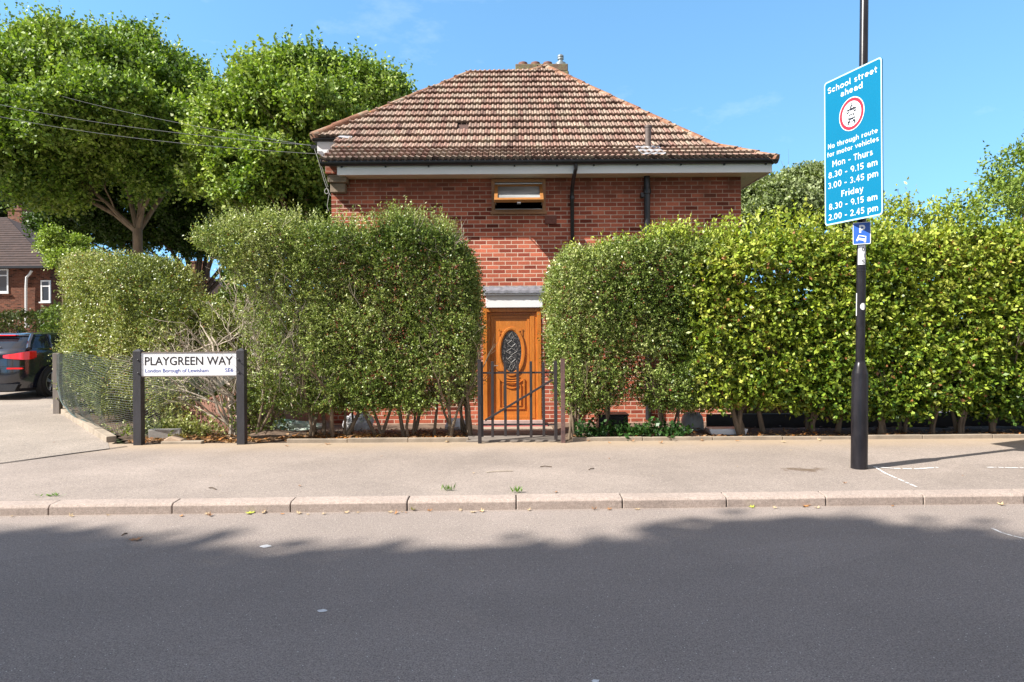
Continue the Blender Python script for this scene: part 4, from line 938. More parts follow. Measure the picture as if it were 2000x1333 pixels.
def casement(x0, x1, z0, z1, Y, parent, o, cols=2):
    mb = MB(); mb.ring(rect_poly(x0-o.x,x1-o.x,z0,z1), rect_poly(x0+.07-o.x,x1-.07-o.x,z0+.07,z1-.07), Y-o.y-.05, Y-o.y+.02)
    for k in range(1, cols): xx = x0+(x1-x0)*k/cols-o.x; mb.box(xx-.04,xx+.04,Y-o.y-.045,Y-o.y+.02,z0+.07,z1-.07)
    mb.box(x0+.07-o.x,x1-.07-o.x,Y-o.y-.04,Y-o.y+.02,z0+(z1-z0)*.7,z0+(z1-z0)*.7+.06); mb.box(x0-.06-o.x,x1+.06-o.x,Y-o.y-.12,Y-o.y-.055,z0-.07,z0-.005)
    f = mb.build('window', M['white'], parent); mb = MB(); mb.box(x0+.05-o.x,x1-.05-o.x,Y-o.y-.015,Y-o.y-.005,z0+.05,z1-.05); mb.build('pane', M['glass'], f)
a, b = px(-45,572,36), px(17,526,36); casement(a[0], b[0], a[1], b[1], 36, nb, o, 3)
a, b = px(77,590,36), px(86,548,36); casement(a[0]+.1, b[0]+.35, a[1], b[1], 36, nb, o, 1)
mb = MB(); q = [px(x,y,35.8) for x,y in ((62,529),(58,536),(52,542),(51,560),(51,640))]; mb.tube([(p[0]-o.x,-.2,p[1]) for p in q], .06, 8); mb.build('drainpipe', M['white'], nb, smooth=True)
mb = MB(); mb.box(-37.7-o.x,-24.1-o.x,-.42,-.31,4.78,4.9); mb.build('gutter', M['black_plastic'], nb)
fh = hip_house('distant_house', 'distant low roof and brick chimney seen through the gap above the hedge', -26.5, -18.6, 45, 54, 3.9, (3.6,5.35), 48.8, .3, (px(416,0,47)[0]-1.0, 46.6, .5, 4.2, px(416,513,46.6)[1]))
fh2 = empty('garden_hedge', (-23,26,.05), 'low dark hedge in front of the neighbour house, behind the car', 'hedge'); 
P_, N_ = rbox_sample(9000, -32, -15.2, lambda x: 25.2, lambda x: 26.4, lambda x: .1, poly_fn([(-32,2.0),(-24,2.15),(-20,2.05),(-17,2.2),(-15,2.0)]), .25, .12, .12, None, .9)
sprigs('foliage', P_-np.array(fh2.location), N_*.8+np.array([0,0,.3]), 7, .2, (.09,.05), M['leaf_privet'], fh2, [(.03,.055,.012),(.06,.085,.02),(.10,.12,.03)], patch=.6)
mb = MB(); 
for k in range(9): mb = MB(); branchy(mb, (-8+k*1.9,.4,-.1), (0,0,1), .9, .03, 2, .3, .2, 6); mb.build('stem', M['bark_hedge'], fh2)

for nm_, lab_, x0_, x1_, y_, zt_, n_ in (('garden_hedge','rough garden hedge behind the bright right hedge',4.9,24,14.6,2.35,9000),('garden_hedge','rough garden hedge behind the tall left hedge',-11.5,-4.2,16.5,2.2,4500),('garden_shrub','tall dark shrub beside the left wall of the brick house',-6.3,-3.75,14.6,3.45,5000)):
    q_ = empty(nm_, ((x0_+x1_)/2, y_+.5, 0), lab_, 'hedge')
    P_, N_ = rbox_sample(n_, x0_, x1_, lambda x: y_, lambda x: y_+1.1, lambda x: -.1, lambda x: zt_+.15*math.sin(x*1.3), .3, .2, .15, None, .8)
    sprigs('foliage', P_-np.array(q_.location), N_*.8+np.array([0,0,.3]), 7, .2, (.09,.055), M['leaf_privet'], q_, PRIVET[:3], patch=.6)
    mb = MB()
    for k in range(6): mb = MB(); branchy(mb, ((x0_-x1_)/2+.8+k*(x1_-x0_-1.6)/5, 0, -.15), (0,0,1), 1.2, .04, 2, .3, .2, 6); mb.build('stem', M['bark_hedge'], q_)
# ------------------------------------------------------------------ parked car
car = empty('parked_car', (-11.13, 14.42, .094), 'black hatchback with red tail light parked beside the corner hedge', 'car')
def outline(y0, y1, w, z, n=40, e=4.5):
    c, h = (y0+y1)/2, (y1-y0)/2; r = []
    for k in range(n):
        a = 2*math.pi*k/n; ca, sa = math.cos(a), math.sin(a)
        r.append((w*math.copysign(abs(ca)**(2/e), ca), c+h*math.copysign(abs(sa)**(2/e), sa), z))
    return r
def loft(rings, m, name, parent, cap0=True, cap1=True):
    mb = MB(); n = len(rings[0]); vs = [p for r in rings for p in r]
    fs = [(i*n+k, i*n+(k+1)%n, (i+1)*n+(k+1)%n, (i+1)*n+k) for i in range(len(rings)-1) for k in range(n)]
    if cap0: fs.append(tuple(reversed(range(n))))
    if cap1: fs.append(tuple(range((len(rings)-1)*n, len(rings)*n)))
    mb.add(vs, fs); return mb.build(name, m, parent, smooth=True)
def paint():
    n = NB('black_car_paint'); n.set((.010,.012,.022), .18, 0, .6); n.b.inputs['Coat Weight'].default_value = 1; n.b.inputs['Coat Roughness'].default_value = .04; return n.m
M['paint_car'] = paint()
loft([outline(.18,4.1,.76,.16),outline(.05,4.22,.85,.24),outline(.0,4.28,.875,.42),outline(.03,4.3,.885,.62),outline(.02,4.3,.885,.82),outline(.05,4.2,.878,.96),outline(.10,3.9,.85,1.04),outline(.15,3.6,.80,1.085)], M['paint_car'], 'body', car)
loft([outline(.17,3.1,.79,1.07),outline(.30,2.85,.735,1.19),outline(.46,2.55,.68,1.31),outline(.56,2.45,.64,1.365)], M['glass'], 'window_glass', car)
loft([outline(.50,2.52,.655,1.355),outline(.52,2.48,.64,1.385),outline(.68,2.35,.58,1.415),outline(1.0,2.0,.35,1.432)], M['paint_car'], 'roof', car)
for s in (-1,1):
    mb = MB(); mb.tube([(s*.745,.26,1.08),(s*.69,.36,1.2),(s*.62,.55,1.37)], .055, 8); mb.build('pillar', M['paint_car'], car, smooth=True)
    mb = MB(); mb.tube([(s*.78,.95,1.07),(s*.71,.95,1.22),(s*.655,1.0,1.37)], .035, 8); mb.build('pillar', M['paint_car'], car, smooth=True)
    mb = MB(); mb.tube([(s*.785,1.9,1.07),(s*.72,1.85,1.22),(s*.645,1.8,1.37)], .03, 8); mb.build('pillar', M['paint_car'], car, smooth=True)
    mb = MB(); mb.tube([(s*.70,3.0,1.08),(s*.62,2.35,1.38)], .04, 8); mb.build('pillar', M['paint_car'], car, smooth=True)
M['taillight'] = NB('red_tail_light').set((.75,.012,.014), .12, 0, .8)
for s in (-1,1):
    mb = MB()
    V = []
    prof_ = [(.34,.90,.955),(.42,.885,.965),(.58,.87,.985),(.72,.86,1.01),(.80,.855,1.025),(.868,.86,1.035),(.884,.90,1.03)]
    yv = [.075,.065,.055,.06,.08,.13,.24]
    for (xx,za,zb), y_ in zip(prof_, yv): V += [(s*xx,y_-.035,za),(s*xx,y_-.03,zb),(s*(xx-.02),y_+.08,zb),(s*(xx-.02),y_+.08,za)]
    F = [(i*4+k,(i+1)*4+k,(i+1)*4+(k+1)%4,i*4+(k+1)%4) for i in range(6) for k in range(4)]+[(0,1,2,3),(27,26,25,24)]
    mb.add(V, F); mb.build('tail_light', M['taillight'], car, smooth=True)
for s_ in (0,-1.23): mb = MB(); mb.box(.45+s_,.78+s_,-.002,.04,.66,.69); mb.build('reflector', M['taillight'], car)
mb = MB(); mb.prism([(-.62,.20),(.62,.20),(.70,.34),(-.70,.34)], -.012, .1); mb.box(-.27,.27,-.014,.02,.56,.67); mb.box(-.80,.80,.015,.03,.715,.722); mb.build('bumper_trim', M['black_plastic'], car)
mb = MB(); mb.box(-.35,.35,.40,.50,1.362,1.385); mb.build('brake_light', M['taillight'], car)
mb = MB(); mb.prism([(.95,1.42),(1.12,1.42),(1.0,1.48),(.96,1.48)], -.02, .02, 'X'); mb.build('roof_fin', M['paint_car'], car)
mb = MB(); mb.tube([(-.3,.18,1.09),(.2,.19,1.12)], .012, 6); mb.build('rear_wiper', M['black_plastic'], car)
M['tyre'] = simple('tyre_rubber', (.018,.018,.018), .85, .3, 20)
M['rim'] = simple('alloy_rim', (.45,.45,.46), .3, .2, 6, metal=.8)
for s in (-1,1):
    for yy in (.78, 3.4):
        wc = (s*.80, yy, .325)
        wh = bpy.data.objects.new('wheel', None); col.objects.link(wh); wh.parent = car; wh.location = wc
        mb = MB(); mb.lathe([(.22,s*-.12),(.31,s*-.11),(.325,s*-.08),(.325,s*.07),(.305,s*.10),(.225,s*.105),(.22,s*.06)], (0,0,0), 32, 'X'); ob = mb.build('tyre', M['tyre'], wh, smooth=True)
        mb = MB(); mb.lathe([(.21,s*.06),(.225,s*.10),(.208,s*.104),(.20,s*.05)], (0,0,0), 32, 'X')
        for k in range(5):
            an = 2*math.pi*k/5+.3
            for dd in (-.12,.12): mb.tube([(s*.075,.04*math.cos(an),.04*math.sin(an)),(s*.095,.20*math.cos(an+dd),.20*math.sin(an+dd))], [.022,.016], 6)
        mb.lathe([(.06,s*.05),(.05,s*.09),(.01,s*.095)], (0,0,0), 16, 'X'); mb.build('rim', M['rim'], wh, smooth=True)
        mb = MB(); mb.lathe([(.36,s*.062),(.385,s*.088),(.39,s*.07)], (0,0,0), 28, 'X'); arch = mb.build('wheel_arch', M['tyre'], car, smooth=True); arch.location = wc
for s in (-1,1):
    mb = MB(); mb.tube([(s*.78,2.75,1.0),(s*.93,2.72,1.04)], .03, 6); mb.box(min(s*.87,s*1.03),max(s*.87,s*1.03),2.66,2.78,.98,1.12); mb.build('wing_mirror', M['paint_car'], car, bevel=.02)

# ------------------------------------------------------------------ overhead wires
for (x0,y0,Y0,x1,y1,Y1,sag,lab) in ((608,284,12.95,-160,165,21,.25,'upper black overhead wire running left from the eaves'),(637,302,12.6,-160,191,20,.25,'lowest overhead wire running left from the gable'),(608,285,12.95,-60,128,30,.3,'faint overhead wire crossing in front of the far tree crown')):
    a = px(x0,y0,Y0); b = px(x1,y1,Y1); A = Vector((a[0],Y0,a[1])); B = Vector((b[0],Y1,b[1])); mb = MB()
    mb.tube([A.lerp(B,t)-Vector((0,0,sag*4*t*(1-t))) for t in np.linspace(0,1,24)], .0045, 5); tag(mb.build('overhead_wire', simple('grey_wire', (.10,.10,.10), .6, .2, 3)), lab, 'wire', 'overhead wires to the house')

# ------------------------------------------------------------------ text
_txt = {}
def text_mesh(mb, s, u, v, width, height, M4, offset=0.0, depth=.0015, align='CENTER', ch=None):
    """flat letters: u,v centre (or left edge) in the plane, width and cap height in metres"""
    cu = bpy.data.curves.new('t', 'FONT'); cu.body = s; cu.size = 1; cu.offset = offset; cu.extrude = 0; cu.resolution_u = 3
    ob = bpy.data.objects.new('t', cu); dg = bpy.context.evaluated_depsgraph_get(); me = bpy.data.meshes.new_from_object(ob, depsgraph=dg)
    co = np.empty(len(me.vertices)*3); me.vertices.foreach_get('co', co); co = co.reshape(-1,3)
    cap = .729
    w0, w1 = co[:,0].min(), co[:,0].max(); sx = width/(w1-w0); sy = height/cap
    vs = []
    for c in co:
        x = (c[0]-w0)*sx-(width/2 if align == 'CENTER' else 0)+u; z = c[1]*sy-height/2+v; vs.append(tuple(M4 @ Vector((x, -depth, z))))
    mb.add(vs, [tuple(p.vertices) for p in me.polygons])
    bpy.data.objects.remove(ob); bpy.data.curves.remove(cu); bpy.data.meshes.remove(me)

def arc(cx, cy, rx, ry, a0, a1, n=None):
    n = n or max(4, int(abs(a1-a0)/20)); return [(cx+rx*math.cos(R(a0+(a1-a0)*k/n)), cy+ry*math.sin(R(a0+(a1-a0)*k/n))) for k in range(n+1)]
XH = .70; Q_ = .09
def bowl(w): return arc(w/2, XH/2, w/2-Q_, XH/2-Q_+.01, 0, 380, 20)
def glyphs():
    G = {}; C_ = 1-Q_; lo = Q_; xt = XH-Q_
    G['o'] = (.66, [bowl(.66)]); G['c'] = (.58, [arc(.33,XH/2,.24,XH/2-Q_,45,315)])
    G['e'] = (.64, [[(.11,XH/2),(.53,XH/2)]+arc(.32,XH/2,.22,XH/2-Q_,8,310)])
    G['a'] = (.62, [arc(.29,xt-.19,.20,.19,150,0,7)+[(.50,0)], [(.5,.42),(.3,.40)]+arc(.27,.245,.16,.155,90,270,8)+[(.36,.10),(.5,.2)]])
    G['d'] = (.66, [arc(.31,XH/2,.21,XH/2-Q_,0,380,18), [(.54,0),(.54,1.02)]]); G['p'] = (.66, [arc(.36,XH/2,.21,XH/2-Q_,0,380,18), [(.12,XH),(.12,-.28)]])
    G['g'] = (.66, [arc(.31,XH/2,.21,XH/2-Q_,0,380,18), [(.54,XH),(.54,0)]+arc(.33,-.02,.21,.18,0,-150,8)])
    G['h'] = (.62, [[(.12,0),(.12,1.02)], [(.12,.42)]+arc(.31,xt-.19,.19,.19,160,0,8)+[(.50,0)]]); G['n'] = (.62, [[(.12,0),(.12,XH)], [(.12,.42)]+arc(.31,xt-.19,.19,.19,160,0,8)+[(.50,0)]])
    G['m'] = (.94, [[(.12,0),(.12,XH)], [(.12,.42)]+arc(.295,xt-.17,.175,.17,160,0,8)+[(.47,0)], [(.47,.42)]+arc(.645,xt-.17,.175,.17,160,0,8)+[(.82,0)]])
    G['u'] = (.62, [[(.12,XH),(.12,.28)]+arc(.31,.28,.19,.19,180,340,8)+[(.5,.3)], [(.5,XH),(.5,0)]])
    G['r'] = (.42, [[(.12,0),(.12,XH)], [(.12,.38)]+arc(.32,.36,.2,.25,160,85,5)]); G['l'] = (.30, [[(.12,1.02),(.12,.2)]+arc(.23,.2,.11,.12,180,270,4)]); G['i'] = (.24, [[(.12,0),(.12,XH)], [(.12,.86),(.12,1.02)]])
    G['t'] = (.44, [[(.17,.92),(.17,.2)]+arc(.29,.2,.12,.12,180,280,5), [(.03,.62),(.38,.62)]]); G['f'] = (.42, [[(.17,0),(.17,.78)]+arc(.30,.78,.13,.15,180,95,5), [(.03,.60),(.36,.60)]])
    G['s'] = (.54, [arc(.27,.505,.16,.11,35,250,9)+arc(.27,.205,.17,.12,85,-150,9)]); G['v'] = (.60, [[(.07,XH),(.30,.04),(.53,XH)]]); G['y'] = (.60, [[(.07,XH),(.31,.06)], [(.53,XH),(.27,-.16),(.19,-.22),(.08,-.22)]])
    G['S'] = (.66, [arc(.33,.70,.22,.20,35,250,10)+arc(.33,.295,.23,.205,85,-150,10)]); G['N'] = (.74, [[(.12,0),(.12,1)], [(.14,.93),(.60,.07)], [(.62,0),(.62,1)]])
    G['M'] = (.86, [[(.12,0),(.12,1)], [(.14,.93),(.43,.38),(.72,.93)], [(.74,0),(.74,1)]]); G['T'] = (.62, [[(.02,C_),(.60,C_)], [(.31,0),(.31,.9)]]); G['F'] = (.58, [[(.12,0),(.12,1)], [(.12,C_),(.54,C_)], [(.12,.50),(.48,.50)]])
    G['P'] = (.62, [[(.12,0),(.12,1)], [(.12,C_)]+arc(.32,.67,.20,.24,90,-90,9)+[(.12,.43)]])
    G['0'] = (.66, [arc(.33,.5,.22,.41,0,375,24)]); G['1'] = (.44, [[(.08,.74),(.24,.92),(.24,.9)], [(.25,0),(.25,1)]])
    G['2'] = (.64, [arc(.31,.68,.20,.23,160,-20,9)+[(.42,.46),(.11,.10)], [(.08,lo),(.58,lo)]]); G['3'] = (.62, [arc(.28,.70,.19,.21,140,-85,9), arc(.28,.30,.21,.21,85,-145,9)])
    G['4'] = (.66, [[(.44,0),(.44,1)], [(.44,.92),(.08,.30),(.62,.30)]]); G['5'] = (.62, [[(.54,C_),(.15,C_),(.13,.52)], [(.13,.50)]+arc(.29,.33,.22,.24,120,-140,10)])
    G['8'] = (.66, [arc(.33,.71,.18,.195,0,380,18), arc(.33,.295,.22,.205,0,380,18)]); G['9'] = (.66, [arc(.33,.66,.21,.25,0,380,18), [(.54,.62)]+arc(.28,.55,.26,.46,0,-75,8)])
    G['.'] = (.24, [[(.12,0),(.12,.17)]]); G['-'] = (.44, [[(.06,.36),(.38,.36)]]); G[' '] = (.34, [])
    return G
GL = glyphs()
def stroke_text(mb, s, u, v, width, height, depth=.0022, sw=.064):
    tot = sum(GL[c][0]+.05 for c in s)-.05; sx = width/tot; x = 0
    for c in s:
        wd, st = GL[c]
        for k, pl_ in enumerate(st):
            P = [(u-width/2+(x+a)*sx, -depth, v-height/2+b*height) for a, b in pl_]; P = [p for i, p in enumerate(P) if i == 0 or math.dist(p, P[i-1]) > 1e-5]
            sub = MB(); r = sw*(sx+height)/2; sub.tube(P, r, 8); y0 = -depth-.0001*k; sub.v = [(p[0], y0+(p[1]+depth)*.05, p[2]) for p in sub.v]; mb.add(sub.v, sub.f)
        x += wd+.05
# ------------------------------------------------------------------ street nameplate
ns = empty('street_name_sign', (-4.2, 8.86, .09), 'white street name sign reading PLAYGREEN WAY on two black posts', 'sign'); so = ns.location
M['post_black'] = simple('black_sign_post', (.035,.032,.036), .55, .45, 9, bump=.4, bscale=25, stretch=(1,1,.4))
for xc_, nm in ((px(264.5,0,8.86)[0],0),(px(465.5,0,8.86)[0],1)):
    mb = MB(); h = 1.215; x = xc_-so.x+.012; w2 = .052
    mb.box(x-w2,x+w2,-.05,.05,-.05,h); mb.add([(x-w2,-.05,h),(x+w2,-.05,h),(x+w2,.05,h),(x-w2,.05,h),(x,0,h+.035)], [(0,1,4),(1,2,4),(2,3,4),(3,0,4)])
    post = mb.build('post', M['post_black'], ns, bevel=.004)
    mb = MB()
    for zb_ in (.93,1.10): mb = MB(); mb.lathe([(.010,-.052),(.012,-.058),(.006,-.062)], (x+(.02 if nm == 0 else -.02),0,zb_), 10, 'Y'); mb.build('bolt', M['black_paint'], post)
xl, xr = px(264.5,0,8.86)[0]-so.x+.012+.053, px(465.5,0,8.86)[0]-so.x+.012-.053
zt_, zb_ = px(365,690,8.82)[1]-so.z, px(365,734,8.82)[1]-so.z
mb = MB(); mb.box(xl,xr,-.035,-.025,zb_,zt_); pl = mb.build('plate', simple('white_enamel', (.80,.80,.80), .35, .05, 3), ns)
railm = simple('grey_brown_rail', (.20,.16,.14), .6, .4, 8)
for za1, za2 in ((zt_+.001,zt_+.016),(zb_-.014,zb_-.001)): mb = MB(); mb.box(xl,xr,-.042,-.02,za1,za2); mb.build('plate_rail', railm or simple('grey_brown_rail', (.20,.16,.14), .6, .4, 8), ns)
I4 = Matrix.Identity(4); W_ = xr-xl; Hh = zt_-zb_
mb = MB(); Tm = Matrix.Translation((xl,-.0355,zb_))
text_mesh(mb, 'PLAYGREEN WAY', W_*.037, Hh*.665, W_*.925, Hh*.385, Tm, .012, align='LEFT'); mb.build('lettering', simple('black_letter_paint', (.02,.015,.017), .5, .1, 5), pl)
mb = MB(); text_mesh(mb, 'London Borough of Lewisham', W_*.04, Hh*.235, W_*.665, Hh*.175, Tm, .004, align='LEFT'); text_mesh(mb, 'SE6', W_*.88, Hh*.235, W_*.085, Hh*.175, Tm, .006, align='LEFT'); mb.build('small_lettering', simple('blue_letter_paint', (.025,.06,.33), .5, .1, 5), pl)

# ------------------------------------------------------------------ lamp column
LX, LY = 3.615, 7.13
lp = empty('lamp_post', (LX, LY, .09), 'tall slim black lamp post with a wider base on the pavement', 'street lamp'); lp.rotation_euler = (0, R(1.0), 0)
def col_mat():
    n = NB('scuffed_black_column'); c = n.ramp(n.noise(7, 8, .75, stretch=(1,1,.35)), (.42, (.009,.008,.010)), (.60, (.018,.016,.019)), (.78, (.085,.08,.085)))
    n.set(c, .30, 0, .3); n.bump(n.noise(18, 3), .12, .004); return n.m
M['column'] = col_mat()
mb = MB(); mb.lathe([(.081,-.02),(.082,.0),(.081,.02),(.081,.985),(.078,1.0),(.062,1.055),(.050,1.10),(.047,1.105),(.047,1.125)], n=32); mb.build('base', M['column'], lp, smooth=True)
mb = MB(); mb.lathe([(.0455,1.125),(.0455,2.05),(.0475,2.052),(.0475,2.062),(.0455,2.064),(.0455,2.078),(.0475,2.08),(.0475,2.09),(.0445,2.092),(.040,5.9),(.03,5.92)], n=24); mb.build('shaft', M['column'], lp, smooth=True)
mb = MB(); mb.box(-.30,.02,-.06,.06,5.86,5.93); mb.tube([(0,0,5.85),(-.05,0,5.93),(-.25,0,5.94)], .03, 8); mb.build('lantern', simple('grey_lantern', (.2,.2,.2), .5, .2, 5), lp, bevel=.02)
mb = MB()
def curved_patch(mb, r, a0, a1, z0, z1, n=8):
    vs = []
    for k in range(n+1):
        a = a0+(a1-a0)*k/n; vs += [(r*math.cos(a), r*math.sin(a), z0),(r*math.cos(a), r*math.sin(a), z1)]
    mb.add(vs, [(2*k,2*k+2,2*k+3,2*k+1) for k in range(n)])
cz = lambda y: px(1682,y,7.08)[1]-.09
A0 = -math.pi/2-.45      # the angle of the column that faces the camera
curved_patch(mb, .0470, A0-.75, A0+.85, cz(517), cz(479)); mb.build('number_label', M['white'], lp, fix=False)
mb = MB()
for k, d_ in enumerate('015'):
    zc = cz(487+12*k); sub = MB(); text_mesh(sub, d_, 0, zc, .027, .042, Matrix.Translation((0,0,0)), .02)
    sub.v = [(.0478*math.cos(A0+.35+v[0]/.0478), .0478*math.sin(A0+.35+v[0]/.0478), v[2]) for v in sub.v]; mb.add(sub.v, sub.f)
mb.build('number_digits', simple('digit_paint', (.02,.02,.03), .5, .1, 5), lp, fix=False)
mb = MB(); vs = [(.0468*math.cos(A0+.45+f*.028/.0468*math.cos(a)), .0468*math.sin(A0+.45+f*.028/.0468*math.cos(a)), cz(599)+f*.036*math.sin(a)) for f in (.02,.25,.5,.75,1) for a in np.linspace(0,2*math.pi,20,endpoint=False)]
mb.add(vs, [tuple(range(20))]+[(r_*20+i,r_*20+(i+1)%20,r_*20+20+(i+1)%20,r_*20+20+i) for r_ in range(4) for i in range(20)]); mb.build('round_sticker', M['white'], lp, fix=False)
mb = MB(); curved_patch(mb, .0462, A0-1.3, A0-.95, cz(617), cz(573)); mb.build('white_sticker', M['white'], lp, fix=False)

# ------------------------------------------------------------------ school street sign
SLx, SLy, SRx, SRy = 3.415, 7.43, 3.635, 6.68
wv = Vector((SRx-SLx, SRy-SLy, 0)); SW = wv.length; wv.normalize(); SZ0, SZ1 = 2.665, 4.215; SH = SZ1-SZ0
ss = empty('school_street_sign', ((SLx+SRx)/2, (SLy+SRy)/2, SZ0), 'tall blue school street sign with a red ringed vehicle symbol', 'sign')
ss.rotation_euler = (0, 0, math.atan2(wv.y, wv.x))      # local X along the plate, local -Y faces the road
def rounded(x0, x1, z0, z1, r, n=5):
    out_ = []
    for cx_, cz_, a0 in ((x1-r,z0+r,-90),(x1-r,z1-r,0),(x0+r,z1-r,90),(x0+r,z0+r,180)):
        for k in range(n+1): a = R(a0+90*k/n); out_.append((cx_+r*math.cos(a), cz_+r*math.sin(a)))
    return out_
mb = MB(); mb.prism(rounded(-SW/2,SW/2,0,SH,.035), 0, .012); sp_ = mb.build('panel', simple('blue_sign_face', (.0,.150,.275), .3, .06, 1.5), ss)
mb = MB(); mb.ring(rounded(-SW/2,SW/2,0,SH,.035), rounded(-SW/2+.014,SW/2-.014,.014,SH-.014,.028), -.0012, -.0002); mb.build('border', simple('pale_border', (.45,.68,.74), .35, .05, 3), sp_)
M['letter_white'] = simple('white_lettering', (.80,.82,.82), .35, .03, 3)
mb = MB()
def line(s, frac, wf, cap): stroke_text(mb, s, 0, SH*(1-frac), SW*wf, SH*cap)
line('School street', .066, .87, .042); line('ahead', .125, .39, .042)
line('No through route', .455, .87, .034); line('for motor vehicles', .510, .90, .034)
line('Mon - Thurs', .583, .71, .043); line('8.30 - 9.15 am', .656, .86, .043); line('3.00 - 3.45 pm', .728, .88, .043)
line('Friday', .803, .39, .043); line('8.30 - 9.15 am', .875, .85, .043); line('2.00 - 2.45 pm', .947, .87, .043)
mb.build('lettering', M['letter_white'], sp_)
rc = (0, SH*(1-.288)); RR = .163
mb = MB(); mb.prism(ellipse(rc[0],rc[1],RR+.008,RR+.008,48), -.0030, -.0003); rd = mb.build('roundel', M['letter_white'], ss)
mb = MB(); mb.ring(ellipse(rc[0],rc[1],RR,RR,48), ellipse(rc[0],rc[1],RR*.80,RR*.80,48), -.0042, -.0032); mb.build('red_ring', simple('red_ring_paint', (.62,.02,.035), .35, .05, 3), rd)
mb = MB(); Y0_, Y1_ = -.0044, -.0032; cx_, cz_ = rc
def blob(pts): mb.prism([(cx_+a, cz_+b) for a,b in pts], Y0_, Y1_)
# motorcycle above
for wx in (-.048,.048): mb.ring(ellipse(cx_+wx,cz_+.035,.022,.022,18), ellipse(cx_+wx,cz_+.035,.009,.009,18), Y0_, Y1_)
blob([(-.05,.045),(-.02,.062),(.01,.060),(.03,.066),(.036,.080),(.042,.080),(.040,.058),(.048,.036),(.042,.034),(.030,.052),(.018,.036),(-.012,.034),(-.030,.048),(-.05,.038)])
blob([(-.022,.064),(-.016,.082),(-.002,.098),(.012,.094),(.030,.080),(.026,.075),(.010,.084),(.0,.064)]); mb.prism(ellipse(cx_+.008,cz_+.108,.010,.010,12), Y0_, Y1_)
# car front below
mb.ring([(cx_+a,cz_+b) for a,b in ((-.046,-.048),(.046,-.048),(.034,.0),(-.034,.0))], [(cx_+a,cz_+b) for a,b in ((-.032,-.039),(.032,-.039),(.023,-.011),(-.023,-.011))], Y0_, Y1_)
mb.ring([(cx_+a,cz_+b) for a,b in ((-.056,-.086),(.056,-.086),(.052,-.047),(-.052,-.047))], [(cx_+a,cz_+b) for a,b in ((-.020,-.078),(.020,-.078),(.018,-.060),(-.018,-.060))], Y0_, Y1_)
blob([(-.056,-.087),(-.036,-.087),(-.036,-.108),(-.056,-.108)]); blob([(.036,-.087),(.056,-.087),(.056,-.108),(.036,-.108)])
mb.build('vehicle_symbol', simple('black_symbol', (.02,.02,.025), .4, .1, 3), rd)
mb = MB(); mb.prism(ellipse(cx_-.037,cz_-.060,.008,.008,12), -.0052, -.0046); mb.prism(ellipse(cx_+.037,cz_-.060,.008,.008,12), -.0052, -.0046); mb.build('symbol_lamp', M['letter_white'], rd)
M['clamp'] = simple('clamp_grey', (.3,.3,.31), .4, .2, 5, metal=.7)
for z in (.25,1.25): mb = MB(); mb.box(-.30,.30,.013,.035,z-.02,z+.02); mb.box(.06,.19,.034,.15,z-.015,z+.015); mb.build('clamp', M['clamp'], ss)

ps = empty('parking_sign', (px(1686,0,7.0)[0], 7.06, 0), 'small blue parking sign with white P below the big blue sign', 'sign'); ps.rotation_euler = (0,0,R(-32))
pz0, pz1 = px(1686,477,7.04)[1], px(1686,434,7.04)[1]; PW = .165
mb = MB(); mb.prism(rounded(-PW/2,PW/2,pz0,pz1,.012), 0, .006); pp = mb.build('panel', simple('parking_blue', (.022,.10,.42), .35, .08, 3), ps)
mb = MB(); stroke_text(mb, 'P', .004, pz1-.068, .060, .078, .0014, .10)
c0 = pz0+.062; Mt = Matrix.Translation((0,0,c0)) @ Matrix.Rotation(R(14), 4, 'Y')
mb.ring([(-.045,-.022),(.045,-.022),(.036,.028),(-.036,.028)], [(-.033,0),(.033,0),(.028,.020),(-.028,.020)], -.0025, -.0012, Mt); mb.box(-.046,-.028,-.0025,-.0012,-.036,-.021, Mt); mb.box(.028,.046,-.0025,-.0012,-.036,-.021, Mt); mb.build('symbol', M['letter_white'], pp)
mb = MB(); mb.box(-.035,.035,.007,.02,(pz0+pz1)/2-.05,(pz0+pz1)/2+.05); mb.build('clamp', M['black_paint'], ps)
mb = MB(); mb.ring(rounded(-PW/2,PW/2,pz0,pz1,.012), rounded(-PW/2+.005,PW/2-.005,pz0+.005,pz1-.005,.009), -.0012, -.0002); mb.build('border', M['letter_white'], pp)

# ------------------------------------------------------------------ iron gate
GY = 8.80
g = empty('iron_gate', (.06, GY, .09), 'low black iron bar gate with a diagonal brace before the orange door', 'gate'); go = g.location
X = lambda x: px(x,780,GY)[0]-go.x
Zg = lambda y: px(1010,y,GY)[1]-go.z
for x_ in (941.5,961.8,987,1011.5,1037,1062):
    mb = MB(); ln = random.uniform(-.006,.006); mb.box(X(x_)-.0175,X(x_)+.0175,-.008,.008,Zg(853+random.uniform(-1,1)),Zg(707+random.uniform(-1,1)), Matrix.Rotation(ln,4,'Y')); mb.build('bar', M['rusty_black'], g, bevel=.003)
mb = MB(); mb.box(X(1082),X(1088.5),-.015,.015,Zg(860),Zg(706)); mb.build('hinge_stile', M['rusty_black'], g, bevel=.003)
for a, b in ((728.5,.012),(830,.012)):
    mb = MB(); mb.box(X(938),X(1082),.009,.018,Zg(a)-b,Zg(a)+b); mb.build('rail', M['rusty_black'], g, bevel=.002)
mb = MB(); p0, p1 = Vector((X(947),-.014,Zg(821))), Vector((X(1080),-.014,Zg(742))); d = (p1-p0); an = math.atan2(d.z,d.x)
mb.box(0,d.length,-.005,.005,-.014,.014, Matrix.Translation(p0) @ Matrix.Rotation(-an,4,'Y')); mb.build('brace', M['rusty_black'], g, bevel=.002)
mb = MB(); mb.box(X(936),X(941),-.03,.03,Zg(788),Zg(773)); mb.build('latch', M['black_paint'], g)
